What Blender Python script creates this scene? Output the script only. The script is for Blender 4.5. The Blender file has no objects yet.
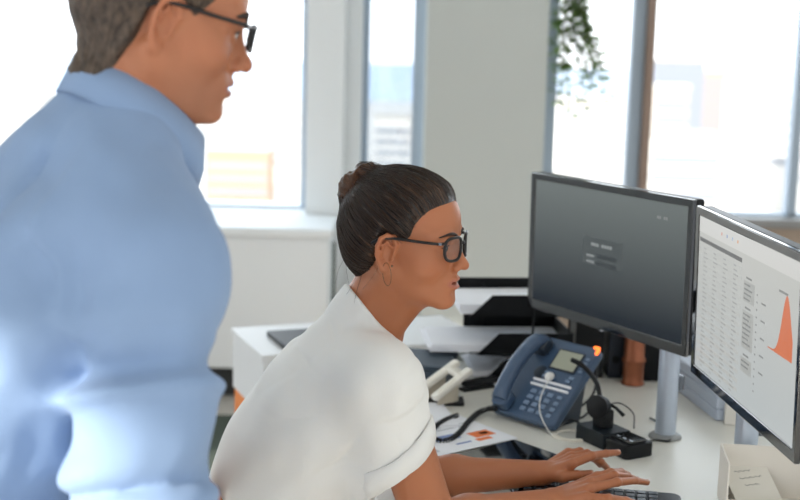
import bpy, math, random
import numpy as np
from mathutils import Matrix, Vector, Quaternion
random.seed(7); rng=np.random.default_rng(11)
COL=bpy.context.scene.collection
# ---------------------------------------------------------------- camera
FPX=1300.; PIT=math.atan(220/1300.); ROLL=math.radians(1.43)
cf=np.array([0,math.cos(PIT),-math.sin(PIT)]); r0=np.array([1.,0,0]); u0=np.cross(r0,cf)
cr=math.cos(ROLL)*r0+math.sin(ROLL)*u0; cu=-math.sin(ROLL)*r0+math.cos(ROLL)*u0
CAM=np.array([0,0,1.6])
def P(x,y,Y):
    d=cf+cr*(x-400)/FPX-cu*(y-250)/FPX
    return CAM+d*Y/d[1]
def PZ(x,y,z):
    d=cf+cr*(x-400)/FPX-cu*(y-250)/FPX
    return CAM+d*(z-1.6)/d[2]
cam=bpy.data.cameras.new('camera'); cam.sensor_width=36; cam.lens=36*FPX/800; cam.clip_start=.05; cam.clip_end=6000
camo=bpy.data.objects.new('camera',cam); COL.objects.link(camo)
camo.matrix_world=Matrix(((cr[0],cu[0],-cf[0],CAM[0]),(cr[1],cu[1],-cf[1],CAM[1]),(cr[2],cu[2],-cf[2],CAM[2]),(0,0,0,1)))
bpy.context.scene.camera=camo
cam.dof.use_dof=True; cam.dof.focus_distance=2.25; cam.dof.aperture_fstop=3.4
# ---------------------------------------------------------------- materials
def lin(c):
    return tuple(((v/255)/12.92 if v/255<=.04045 else (((v/255)+.055)/1.055)**2.4) for v in c)
def mat(name,rgb,rough=.5,metal=0,noise=0,nscale=20,bump=0,bscale=100,spec=.5,coat=0,emit=None,es=0,sss=0,alpha=1,trans=0,srgb=True,sheen=0):
    m=bpy.data.materials.new(name); m.use_nodes=True; nt=m.node_tree; b=nt.nodes['Principled BSDF']
    c=lin(rgb) if srgb else rgb
    b.inputs['Base Color'].default_value=(*c,1); b.inputs['Roughness'].default_value=rough; b.inputs['Metallic'].default_value=metal
    b.inputs['Specular IOR Level'].default_value=spec; b.inputs['Coat Weight'].default_value=coat; b.inputs['Coat Roughness'].default_value=.03
    b.inputs['Transmission Weight'].default_value=trans; b.inputs['Alpha'].default_value=alpha; b.inputs['Sheen Weight'].default_value=sheen
    if sss: b.inputs['Subsurface Weight'].default_value=sss; b.inputs['Subsurface Radius'].default_value=(1,.35,.2); b.inputs['Subsurface Scale'].default_value=.008
    if emit: b.inputs['Emission Color'].default_value=(*lin(emit),1); b.inputs['Emission Strength'].default_value=es
    tc=nt.nodes.new('ShaderNodeTexCoord')
    if noise:
        n=nt.nodes.new('ShaderNodeTexNoise'); n.inputs['Scale'].default_value=nscale; n.inputs['Detail'].default_value=4
        nt.links.new(tc.outputs['Object'],n.inputs['Vector'])
        mx=nt.nodes.new('ShaderNodeMix'); mx.data_type='RGBA'
        mx.inputs[6].default_value=(*[v*(1-noise) for v in c],1); mx.inputs[7].default_value=(*[min(1,v*(1+noise)) for v in c],1)
        nt.links.new(n.outputs['Fac'],mx.inputs[0]); nt.links.new(mx.outputs[2],b.inputs['Base Color'])
    if bump:
        n=nt.nodes.new('ShaderNodeTexNoise'); n.inputs['Scale'].default_value=bscale; n.inputs['Detail'].default_value=3
        nt.links.new(tc.outputs['Object'],n.inputs['Vector'])
        bp=nt.nodes.new('ShaderNodeBump'); bp.inputs['Strength'].default_value=bump; bp.inputs['Distance'].default_value=.002
        nt.links.new(n.outputs['Fac'],bp.inputs['Height']); nt.links.new(bp.outputs[0],b.inputs['Normal'])
    return m
def attr_color(m,name='paint'):
    nt=m.node_tree; b=nt.nodes['Principled BSDF']; a=nt.nodes.new('ShaderNodeAttribute'); a.attribute_name=name
    for l in list(nt.links):
        if l.to_socket==b.inputs['Base Color']: nt.links.remove(l)
    nt.links.new(a.outputs['Color'],b.inputs['Base Color'])
def glass_mat(name,tint=(.97,.98,.98),ref=.06):
    m=bpy.data.materials.new(name); m.use_nodes=True; nt=m.node_tree; nt.nodes.clear()
    o=nt.nodes.new('ShaderNodeOutputMaterial'); t=nt.nodes.new('ShaderNodeBsdfTransparent'); g=nt.nodes.new('ShaderNodeBsdfGlossy')
    t.inputs[0].default_value=(*tint,1); g.inputs['Roughness'].default_value=.02
    mx=nt.nodes.new('ShaderNodeMixShader'); mx.inputs[0].default_value=ref
    nt.links.new(t.outputs[0],mx.inputs[1]); nt.links.new(g.outputs[0],mx.inputs[2]); nt.links.new(mx.outputs[0],o.inputs[0])
    return m
metal_m=mat('steel',(190,192,196),rough=.25,metal=1)
# ---------------------------------------------------------------- objects
def tag(o,label=None,cat=None,group=None,kind=None):
    if label: o['label']=label
    if cat: o['category']=cat
    if group: o['group']=group
    if kind: o['kind']=kind
    return o
def empty(name,M=None,label=None,cat=None,group=None):
    o=bpy.data.objects.new(name,None); COL.objects.link(o); o.empty_display_size=.05
    if M is not None: o.matrix_world=M
    return tag(o,label,cat,group)
class MB:
    """collects geometry in the object's own coordinates"""
    def __init__(s): s.v=[]; s.f=[]; s.mi=[]; s.cur=0
    def add(s,vs,fs):
        n=len(s.v); s.v+= [tuple(float(c) for c in v) for v in vs]; s.f+=[tuple(i+n for i in f) for f in fs]; s.mi+=[s.cur]*len(fs); return s
    def box(s,x0,x1,y0,y1,z0,z1):
        return s.add([(x0,y0,z0),(x1,y0,z0),(x1,y1,z0),(x0,y1,z0),(x0,y0,z1),(x1,y0,z1),(x1,y1,z1),(x0,y1,z1)],
            [(0,3,2,1),(4,5,6,7),(0,1,5,4),(1,2,6,5),(2,3,7,6),(3,0,4,7)])
    def prism(s,pts,z0,z1):
        """polygon (x,y) counter-clockwise extruded z0..z1"""
        n=len(pts); a=sum(pts[i][0]*pts[(i+1)%n][1]-pts[(i+1)%n][0]*pts[i][1] for i in range(n))
        if a<0: pts=pts[::-1]
        return s.add([(x,y,z0) for x,y in pts]+[(x,y,z1) for x,y in pts],[tuple(range(n-1,-1,-1)),tuple(range(n,2*n))]+[(i,(i+1)%n,(i+1)%n+n,i+n) for i in range(n)])
    def rrect(s,x0,x1,y0,y1,z0,z1,r,k=6):
        pts=[]
        for cx,cy,a0 in((x1-r,y1-r,0),(x0+r,y1-r,90),(x0+r,y0+r,180),(x1-r,y0+r,270)):
            for i in range(k+1):
                a=math.radians(a0+90*i/k); pts.append((cx+r*math.cos(a),cy+r*math.sin(a)))
        return s.prism(pts,z0,z1)
    def lathe(s,prof,n=32,c=(0,0,0)):
        """profile (r,z) bottom to top about z, capped"""
        vs=[];fs=[];m=len(prof)
        for r,z in prof:
            for i in range(n):
                a=2*math.pi*i/n; vs.append((c[0]+r*math.cos(a),c[1]+r*math.sin(a),c[2]+z))
        for j in range(m-1):
            for i in range(n): fs.append((j*n+i,j*n+(i+1)%n,(j+1)*n+(i+1)%n,(j+1)*n+i))
        fs.append(tuple(range(n-1,-1,-1))); fs.append(tuple((m-1)*n+i for i in range(n)))
        return s.add(vs,fs)
    def tube(s,pts,r,n=10,closed=False,cap=True):
        pts=[np.array(p,float) for p in pts]; m=len(pts); rr=r if hasattr(r,'__len__') else [r]*m
        vs=[];fs=[]; prev=None
        for i,p in enumerate(pts):
            if closed: t=pts[(i+1)%m]-pts[i-1]
            else: t=pts[min(i+1,m-1)]-pts[max(i-1,0)]
            t=t/(np.linalg.norm(t)+1e-12)
            if prev is None:
                a=np.cross(t,(0,0,1)); 
                if np.linalg.norm(a)<.1: a=np.cross(t,(0,1,0))
            else: a=prev-t*(prev@t)
            a=a/np.linalg.norm(a); prev=a; b=np.cross(t,a)
            for k in range(n):
                th=2*math.pi*k/n; vs.append(p+rr[i]*(math.cos(th)*a+math.sin(th)*b))
        for i in range(m if closed else m-1):
            j=(i+1)%m
            for k in range(n): fs.append((i*n+k,i*n+(k+1)%n,j*n+(k+1)%n,j*n+k))
        if not closed and cap: fs.append(tuple(range(n-1,-1,-1))); fs.append(tuple((m-1)*n+k for k in range(n)))
        return s.add(vs,fs)
    def ball(s,c,r,n=16):
        r=r if hasattr(r,'__len__') else (r,r,r); vs=[];fs=[];h=n//2
        vs.append((c[0],c[1],c[2]-r[2]))
        for j in range(1,h):
            ph=-math.pi/2+math.pi*j/h
            for i in range(n):
                a=2*math.pi*i/n; vs.append((c[0]+r[0]*math.cos(ph)*math.cos(a),c[1]+r[1]*math.cos(ph)*math.sin(a),c[2]+r[2]*math.sin(ph)))
        vs.append((c[0],c[1],c[2]+r[2]))
        for i in range(n): fs.append((0,1+(i+1)%n,1+i))
        for j in range(h-2):
            for i in range(n): fs.append((1+j*n+i,1+j*n+(i+1)%n,1+(j+1)*n+(i+1)%n,1+(j+1)*n+i))
        t=len(vs)-1; o=1+(h-2)*n
        for i in range(n): fs.append((o+i,o+(i+1)%n,t))
        return s.add(vs,fs)
    def build(s,name,m,parent=None,smooth=False,bevel=0,M=None,label=None,seg=2,sub=0):
        me=bpy.data.meshes.new(name); me.from_pydata(s.v,[],s.f); me.update()
        for mm in (m if isinstance(m,(list,tuple)) else [m]): me.materials.append(mm)
        if isinstance(m,(list,tuple)): me.polygons.foreach_set('material_index',s.mi)
        o=bpy.data.objects.new(name,me); COL.objects.link(o)
        if parent is not None: o.parent=parent
        elif M is not None: o.matrix_world=M
        if smooth: me.shade_smooth() if hasattr(me,'shade_smooth') else me.polygons.foreach_set('use_smooth',[True]*len(me.polygons))
        if smooth=='auto':
            me.set_sharp_from_angle(angle=math.radians(40))
        if bevel:
            b=o.modifiers.new('bevel','BEVEL'); b.width=bevel; b.segments=seg; b.limit_method='ANGLE'; b.angle_limit=math.radians(35)
            if not smooth: me.shade_smooth(); me.set_sharp_from_angle(angle=math.radians(30))
        if label: o['label']=label
        return o
def frame(origin,U,V):
    """matrix with x along U, y along V (orthogonalised), z = normal"""
    U=np.array(U,float);U/=np.linalg.norm(U);V=np.array(V,float);V=V-U*(U@V);V/=np.linalg.norm(V);N=np.cross(U,V)
    return Matrix(((U[0],V[0],N[0],origin[0]),(U[1],V[1],N[1],origin[1]),(U[2],V[2],N[2],origin[2]),(0,0,0,1)))
def loc(x,y,z,rz=0): return Matrix.Translation((x,y,z))@Matrix.Rotation(rz,4,'Z')
def WM(o):
    m=o.matrix_basis.copy(); q=o.parent
    while q is not None: m=q.matrix_basis@m; q=q.parent
    return m
def copy_tree(o,parent=None):
    kids=list(o.children); c=o.copy(); COL.objects.link(c)
    if parent: c.parent=parent
    for k in kids: copy_tree(k,c)
    return c
def spline(pts,n=8):
    """Catmull-Rom through the points"""
    p=[np.array(q,float) for q in pts]; p=[2*p[0]-p[1]]+p+[2*p[-1]-p[-2]]; out=[]
    for i in range(1,len(p)-2):
        for k in range(n):
            t=k/n; out.append(.5*((2*p[i])+(-p[i-1]+p[i+1])*t+(2*p[i-1]-5*p[i]+4*p[i+1]-p[i+2])*t*t+(-p[i-1]+3*p[i]-3*p[i+1]+p[i+2])*t**3))
    out.append(p[-2]); return out
# ---------------------------------------------------------------- signed distance modelling
def ell(p,c,r):
    q=(p-np.array(c)); r=np.array(r); k0=np.sqrt(((q/r)**2).sum(1)); k1=np.sqrt(((q/(r*r))**2).sum(1))+1e-9
    return k0*(k0-1)/k1
def cap(p,a,b,ra,rb=None):
    rb=ra if rb is None else rb; a=np.array(a,float); b=np.array(b,float); ab=b-a
    t=np.clip(((p-a)@ab)/(ab@ab+1e-12),0,1); return np.linalg.norm(p-a-t[:,None]*ab,axis=1)-(ra+(rb-ra)*t)
def sph(p,c,r): return np.linalg.norm(p-np.array(c),axis=1)-r
def smin(a,b,k):
    h=np.clip(.5+.5*(b-a)/k,0,1); return b+(a-b)*h-k*h*(1-h)
def smax(a,b,k): return -smin(-a,-b,k)
def rbox(p,c,h,r=.005):
    q=np.abs(p-np.array(c))-np.array(h)+r; return np.linalg.norm(np.maximum(q,0),axis=1)+np.minimum(q.max(1),0)-r
_nd=rng.normal(size=(24,3)); _nd/=np.linalg.norm(_nd,axis=1)[:,None]; _np=rng.uniform(0,6.28,24)
def wob(p,s,k0=0,n=6):
    """smooth pseudo noise in -1..1, wavelength s"""
    o=0
    for i in range(n): o=o+np.sin(p@_nd[(k0+i)%24]*(6.283/s)*(.7+.1*i)+_np[(k0+i)%24]+1.3*np.sin(p@_nd[(k0+i+7)%24]*(4/s)))
    return o/n*1.4
def sdf_mesh(fn,lo,hi,h,B=12,slack=1.35):
    lo=np.array(lo,float);hi=np.array(hi,float); nb=np.maximum(1,np.ceil((hi-lo)/(h*B)).astype(int))
    def blocks(lo,bs,nb):
        g=np.stack(np.meshgrid(*[np.arange(n) for n in nb],indexing='ij'),-1).reshape(-1,3); return g
    # two-level culling
    S=4; nbb=np.ceil(nb/S).astype(int); g=blocks(lo,0,nbb); c=lo+(g+.5)*S*B*h
    d=np.abs(fn(c)); g=g[d<S*B*h*.87*slack]
    off=np.stack(np.meshgrid(*[np.arange(S)]*3,indexing='ij'),-1).reshape(-1,3)
    g=(g[:,None]*S+off[None]).reshape(-1,3); g=g[(g<nb).all(1)]
    c=lo+(g+.5)*B*h; d=np.concatenate([np.abs(fn(q)) for q in np.array_split(c,max(1,len(c)//200000))]); g=g[d<B*h*.87*slack]
    loc3=np.stack(np.meshgrid(*[np.arange(B+1)]*3,indexing='ij'),-1).reshape(-1,3)
    N=nb*B+2; key=lambda ijk:(ijk[...,0]*N[1]+ijk[...,1])*N[2]+ijk[...,2]
    VK=[];VP=[];Q=[]
    ed=[((0,0,0),(1,0,0)),((0,0,0),(0,1,0)),((0,0,0),(0,0,1)),((1,0,0),(1,1,0)),((1,0,0),(1,0,1)),((0,1,0),(1,1,0)),((0,1,0),(0,1,1)),((0,0,1),(1,0,1)),((0,0,1),(0,1,1)),((1,1,0),(1,1,1)),((1,0,1),(1,1,1)),((0,1,1),(1,1,1))]
    for ch in np.array_split(g,max(1,len(g)//120)):
        ijk=(ch[:,None]*B+loc3[None]); D=fn((lo+ijk.reshape(-1,3)*h)).reshape(len(ch),B+1,B+1,B+1)
        s=D<0
        # vertices for cells
        acc=np.zeros((len(ch),B,B,B,3)); cnt=np.zeros((len(ch),B,B,B))
        for a,b in ed:
            sl=lambda o:D[:,o[0]:o[0]+B,o[1]:o[1]+B,o[2]:o[2]+B]
            da=sl(a);db=sl(b); m=(da<0)!=(db<0); t=np.where(m,da/np.where(m,da-db,1),0)
            for k in range(3): acc[...,k]+=np.where(m,a[k]+(b[k]-a[k])*t,0)
            cnt+=m
        w=np.argwhere(cnt>0); 
        if not len(w): continue
        cell=ch[w[:,0]]*B+w[:,1:]; pos=acc[w[:,0],w[:,1],w[:,2],w[:,3]]/cnt[w[:,0],w[:,1],w[:,2],w[:,3]][:,None]
        VK.append(key(cell)); VP.append(lo+(cell+pos)*h)
        for ax in range(3):
            o=[0,0,0];o[ax]=1; a=s[:,:B,:B,:B]; b=s[:,o[0]:o[0]+B,o[1]:o[1]+B,o[2]:o[2]+B]
            w=np.argwhere(a!=b)
            if not len(w): continue
            c0=ch[w[:,0]]*B+w[:,1:]; ins=a[w[:,0],w[:,1],w[:,2],w[:,3]]
            e1=np.zeros(3,int);e1[(ax+1)%3]=1;e2=np.zeros(3,int);e2[(ax+2)%3]=1
            q=np.stack([key(c0-e1-e2),key(c0-e2),key(c0),key(c0-e1)],1)
            ok=((c0-e1-e2)>=0).all(1)
            q=np.where(ins[:,None],q,q[:,::-1]); Q.append(q[ok])
    VK=np.concatenate(VK);VP=np.concatenate(VP);Q=np.concatenate(Q)
    order=np.argsort(VK);VK=VK[order];VP=VP[order]; ix=np.searchsorted(VK,Q); ix=np.clip(ix,0,len(VK)-1)
    ok=(VK[ix]==Q).all(1); return VP,ix[ok]
def biggest(V,Fq):
    L=np.arange(len(V)); E=np.concatenate([Fq[:,[0,1]],Fq[:,[1,2]],Fq[:,[2,3]]])
    for _ in range(400):
        m=np.minimum(L[E[:,0]],L[E[:,1]]); N=L.copy(); np.minimum.at(N,E[:,0],m); np.minimum.at(N,E[:,1],m); N=N[N]
        if (N==L).all(): break
        L=N
    u,c=np.unique(L,return_counts=True); k=L==u[np.argmax(c)]; ix=np.cumsum(k)-1; return V[k],ix[Fq[k[Fq[:,0]]]]
def relax(V,Fq,it=2,lam=.5):
    E=np.concatenate([Fq[:,[i,(i+1)%4]] for i in range(4)]); 
    for _ in range(it):
        s=np.zeros_like(V);c=np.zeros(len(V))
        for k in range(3): s[:,k]=np.bincount(E[:,0],V[E[:,1],k],len(V))+np.bincount(E[:,1],V[E[:,0],k],len(V))
        c=np.bincount(E[:,0],minlength=len(V))+np.bincount(E[:,1],minlength=len(V))
        V=V+lam*(s/np.maximum(c,1)[:,None]-V)
    return V
def sdf_object(name,pieces,m,parent=None,paint=None,it=1):
    """pieces: (fn,lo,hi,h). One mesh, world coordinates turned into the parent's"""
    Vs=[];Fs=[];n=0
    for fn,lo,hi,h in pieces:
        V,Fq=biggest(*sdf_mesh(fn,lo,hi,h)); V=relax(V,Fq,it); Vs.append(V); Fs.append(Fq+n); n+=len(V)
    V=np.concatenate(Vs);Fq=np.concatenate(Fs)
    W=V
    if parent is not None:
        Mi=np.array(WM(parent).inverted()); W=V@Mi[:3,:3].T+Mi[:3,3]
    me=bpy.data.meshes.new(name); me.vertices.add(len(W)); me.vertices.foreach_set('co',W.astype(np.float32).ravel())
    me.loops.add(len(Fq)*4); me.loops.foreach_set('vertex_index',Fq.astype(np.int32).ravel())
    me.polygons.add(len(Fq)); me.polygons.foreach_set('loop_start',np.arange(0,len(Fq)*4,4,dtype=np.int32)); 
    me.update(calc_edges=True); me.validate(); me.shade_smooth(); me.materials.append(m)
    if paint is not None and len(me.vertices)==len(V):
        for nm,arr in paint(V).items():
            if arr.ndim==2:
                a=me.attributes.new(nm,'FLOAT_COLOR','POINT'); a.data.foreach_set('color',np.concatenate([arr,np.ones((len(V),1))],1).astype(np.float32).ravel())
            else:
                a=me.attributes.new(nm,'FLOAT','POINT'); a.data.foreach_set('value',arr.astype(np.float32))
    o=bpy.data.objects.new(name,me); COL.objects.link(o)
    if parent is not None: o.parent=parent
    return o
def rotm(yaw,pitch,roll=0):
    """head frame: columns forward,left,up; yaw from +X to +Y, pitch down positive, roll (to its right shoulder) positive"""
    cy,sy=math.cos(yaw),math.sin(yaw); cp,sp=math.cos(pitch),math.sin(pitch); c2,s2=math.cos(roll),math.sin(roll)
    Rz=np.array([[cy,-sy,0],[sy,cy,0],[0,0,1]]);Ry=np.array([[cp,0,sp],[0,1,0],[-sp,0,cp]]);Rx=np.array([[1,0,0],[0,c2,-s2],[0,s2,c2]])
    return Rz@Ry@Rx
# ================================================================= the room
def st(b,name,m,**k): o=b.build(name,m,**k); o['kind']='structure'; return o
wall_m=mat('wall_paint',(202,206,202),rough=.85,noise=.02,nscale=3,bump=.05,bscale=300)
white_m=mat('white_paint',(244,247,248),rough=.6,noise=.01,nscale=3)
ceil_m=mat('ceiling_paint',(235,235,232),rough=.9,noise=.01)
floor_m=mat('floor_vinyl',(212,207,200),rough=.35,noise=.05,nscale=6,bump=.03,bscale=80)
alu_m=mat('window_aluminium',(168,182,196),rough=.4,metal=.25)
brown_m=mat('bronze_mullion',(150,128,114),rough=.4,metal=.3)
taupe_m=mat('taupe_panel',(176,156,138),rough=.6,noise=.05,nscale=8)
pane_m=glass_mat('window_glass',(.97,.985,1.),.05)
base_m=mat('dark_baseboard',(40,42,42),rough=.6)
YW=6.0
X=lambda px,Y=YW: float(P(px,120,Y)[0])
SILL=.765; CEIL=3.1
st(MB().box(-4.2,4.6,-3.5,YW+.25,-.1,0),'floor',floor_m)
st(MB().box(-4.2,4.6,-3.5,YW+.25,CEIL,CEIL+.1),'ceiling',ceil_m)
b=MB(); b.box(-4.2,-4.1,-3.5,YW,3.05,CEIL); b.box(-4.2,-4.1,-1.12,1.1,0,3.05); b.box(-4.2,-4.1,1.1,1.9,2.5,3.05); b.box(-4.2,-4.1,1.1,1.9,0,.1); b.box(-4.2,-4.1,1.9,YW,0,3.05); st(b,'wall_left_sun_mask',white_m)  # unseen left wall; pier, header and gaps shaped to steer the sunlight
b=MB(); b.box(-4.18,-4.12,1.1,1.14,.1,2.5); b.box(-4.18,-4.12,1.86,1.9,.1,2.5); b.box(-4.18,-4.12,1.14,1.86,.1,.14); st(b,'window_sun_floor',alu_m)  # frame of an unseen opening, placed to let sun onto the floor
b=MB(); b.box(-4.18,-4.12,-1.16,-1.12,0,3.05); b.box(-4.18,-4.12,-3.5,-3.46,0,3.05); b.box(-4.18,-4.12,-3.46,-1.16,0,.05); st(b,'window_sun_man',alu_m)  # frame of an unseen opening, placed so sun reaches the man
xs={k:X(v) for k,v in dict(a=301,b=308,c=345,d=361,e=412,f=424,g=545,h=556,i=629,j=642,k=650,l=795,m=804).items()}
# solid wall under and above the windows, with the wall pieces between them
b=MB(); b.box(-4.2,xs['d'],YW,YW+.25,0,SILL); b.box(xs['e'],4.6,YW,YW+.25,0,SILL); b.box(-4.2,4.6,YW,YW+.25,2.75,CEIL); b.box(xs['d'],xs['e'],YW,YW+.25,0,.25)
b.box(xs['c'],xs['d'],YW-.02,YW+.25,0,2.75)
st(b,'wall_back',white_m)
b=MB(); b.box(xs['b'],xs['c'],YW-.12,YW+.25,0,CEIL); st(b,'wall_pier',white_m,bevel=.004)
# the broad grey column in front of the windows
xg0,xg1=X(425,5.5),X(545,5.5)
st(MB().box(xg0,xg1,5.5,YW+.02,0,CEIL),'wall_column',wall_m,bevel=.004)
st(MB().box(4.5,4.6,2.6,YW+.25,0,CEIL),'wall_right',wall_m)
# taupe panelling under the right-hand windows
st(MB().box(xs['h']+.02,4.5,YW-.06,YW,0.10,SILL-.025),'trim_1',taupe_m,bevel=.004)
st(MB().box(-4.2,xs['c'],YW-.02,YW,0,.10),'baseboard_back',base_m)
frost_m=glass_mat('tinted_glass',(.72,.76,.80),.08)
def window(name,x0,x1,z0,z1,fl,fr,ft,y=YW+.05,m=alu_m,mr=None,pane=None):
    f=MB(); d0,d1=y,y+.08
    f.box(x0-fl,x0,d0,d1,z0-ft,z1+ft); f.box(x0-fl,x1+fr,d0,d1,z0-ft,z0); f.box(x0-fl,x1+fr,d0,d1,z1,z1+ft)
    if fr: f.box(x1,x1+fr,d0,d1,z0-ft,z1+ft)
    o=st(f,name,m,bevel=.004)
    g=MB().box(x0,x1,y+.035,y+.041,z0,z1).build('window_pane',pane or pane_m,o); return o
window('window_1',-2.55,xs['a'],SILL+.0,2.72,.05,xs['b']-xs['a'],.03,y=YW+.02)
window('window_5',-4.05,-2.62,SILL+.0,2.72,.05,.02,.03,y=YW+.02)
window('window_2',xs['d']+.03,xs['e'],.30,2.72,.03,xs['f']-xs['e'],.03,y=YW+.10,m=alu_m,pane=frost_m)
window('window_3',xs['h'],xs['i'],SILL+.03,2.72,xs['h']-X(545),xs['j']-xs['i'],.03,y=YW+.02)
window('window_4',xs['k'],xs['l'],SILL+.03,2.72,0,xs['m']-xs['l'],.03,y=YW+.02)
window('window_6',xs['m']+.0,4.45,SILL+.03,2.72,0,.05,.03,y=YW+.02)
st(MB().box(xs['j'],xs['k'],YW-.03,YW+.10,SILL,2.75),'trim_2',brown_m)
st(MB().box(xs['h'],4.5,YW-.10,YW+.02,SILL-.02,SILL+.02),'trim_3',mat('sill_grey',(150,148,146),rough=.5),bevel=.004)
# radiator casing under the left window
xr=X(331,5.42)
rc=empty('radiator_casing',loc(-.5,5.42,0),'white radiator casing under the left window, behind the standing man','radiator cover')
b=MB(); b.box(-3.0,xr+.5,.03,.45,.14,SILL-.045); b.build('casing',white_m,rc,bevel=.006)
b=MB(); b.box(-3.0,xr+.515,0,.45,SILL-.045,SILL-.005); b.build('top_board',white_m,rc,bevel=.012)
b=MB(); b.box(-2.95,xr+.45,.10,.44,0,.14); b.build('plinth',base_m,rc)
st(MB().box(-4.2,xs['b'],5.872,YW,0,SILL-.005),'trim_4',white_m)
# dark flat patch on the floor
tag(MB().box(-1.15,-.42,3.95,5.2,0.0,.008).build('floor_patch',mat('green_grey_patch',(74,84,76),rough=.95,noise=.25,nscale=60,bump=.4),M=loc(0,0,0.001)),'dark green-grey patch on the pale floor behind the standing man','mat')
# slim dark pole between casing and pier
pl=tag(MB().lathe([(.007,0),(.007,.72)],12).build('floor_rod',mat('dark_green_metal',(60,74,66),rough=.5),M=loc(X(333,5.35)+.012,5.36,0),smooth='auto'),'thin dark upright rod at the corner of the white casing','rod')
# ----------------------------------------------------------------- city far below
sea_m=mat('hazy_water',(176,188,204),rough=.6); land_m=mat('pale_ground',(196,188,180),rough=.9,noise=.10,nscale=.02)  # haze is mixed into the water and ground colours
tag(MB().box(-2600,2600,1150,2450,-61,-60).build('sea',sea_m),kind='structure')
tag(MB().box(-2600,2600,12,1150,-61.5,-60.5).build('ground',land_m),kind='structure')
bm=[mat('pale_concrete',(190,180,170),rough=.9),mat('white_render',(224,220,214),rough=.9),mat('sand_render',(182,156,132),rough=.9),mat('grey_cladding',(146,152,164),rough=.7),mat('rose_render',(184,162,150),rough=.9)]  # pale wall colours stand in for haze over the town
def tower(px0,px1,ytop,D,mi,label,dep=None,ybot=None):
    x0=float(P(px0,ytop,D)[0]); x1=float(P(px1,ytop,D)[0]); zt=float(P((px0+px1)/2,ytop,D)[2]); dep=dep or (x1-x0)*.8
    r=empty('building',loc((x0+x1)/2,D+dep/2,-60.5),label,'building','buildings of the town below the windows')
    w=(x1-x0)/2; h=zt+60.5
    MB().box(-w,w,-dep/2,dep/2,0,h).build('wall',bm[mi],r)
    MB().box(-w-.3,w+.3,-dep/2-.3,dep/2+.3,h,h+.8).build('roof_edge',bm[(mi+1)%2],r)
    m=max(2,min(7,int(min(h,40)/6)))
    for k in range(m):
        zc=h-3-(k+.5)*4.2
        if zc>2: MB().box(-w*.92,w*.92,-dep/2-.12,-dep/2-.02,zc-1.0,zc+1.0).build('window_strip',bm[3],r)
tower(205,270,150,420,2,'sand-coloured block seen through the left window')
tower(268,300,118,520,1,'white block at the right end of the left window')
tower(2,40,92,900,1,'low white block near the water at the far left',40)
tower(60,140,104,700,1,'long white block behind the man, near the water',60)
tower(212,240,98,1000,1,'small pale block on the waterside in the left window',40)
tower(560,628,104,600,1,'long white block beyond the hanging plant',60)
tower(654,706,62,520,3,'grey tower in the right window, left of the tall pale one')
tower(705,738,72,640,4,'slim pale rose tower in the right window')
tower(737,796,82,430,1,'broad white block at the right edge of the right window')
tower(650,724,138,300,1,'nearest white block low in the right window')
tower(374,412,118,500,1,'white block seen through the narrow window')
tower(655,690,88,380,0,'pale concrete block low in front of the grey tower')
# ----------------------------------------------------------------- hanging plant by the column
hp=empty('hanging_plant',loc(X(553,5.75),5.75,0),'leafy green plant trailing down beside the grey column at the window','plant')
MB().lathe([(.06,1.90),(.09,1.92),(.11,2.05),(.115,2.06),(.105,2.06),(.09,2.04)],24).build('pot',mat('terracotta_pot',(150,90,66),rough=.8),hp,smooth='auto')
w_=MB()
for a in(0,2.1,4.2): w_.tube([(.11*math.cos(a),.11*math.sin(a),2.05),(0,0,2.5)],.0012,5)
w_.tube([(0,0,2.5),(0,0,2.99)],.002,6); w_.build('hanger',mat('wire',(90,90,90),rough=.4,metal=1),hp)
def leafy(name,rgb):
    m=mat(name,rgb,rough=.4,noise=.3,nscale=40); nt=m.node_tree; b=nt.nodes['Principled BSDF']; o=nt.nodes['Material Output']
    t=nt.nodes.new('ShaderNodeBsdfTranslucent'); t.inputs[0].default_value=(*lin([min(255,c*1.2) for c in rgb]),1); x=nt.nodes.new('ShaderNodeMixShader'); x.inputs[0].default_value=.5
    nt.links.new(b.outputs[0],x.inputs[1]); nt.links.new(t.outputs[0],x.inputs[2]); nt.links.new(x.outputs[0],o.inputs[0]); return m
leaf_m=[leafy('leaf_green',(120,146,78)),leafy('leaf_dark',(86,116,60))]
S_=MB();L_=MB();R2=random.Random(5)
tips=[(588,30,60),(606,92,40),(602,70,30),(607,80,30),(594,45,30),(592,92,30),(570,112,70),(560,50,30),(580,62,30),(598,58,25),(565,85,40),(590,80,30),(575,35,30),(559,100,40),(585,104,30),(562,70,20)]
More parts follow.
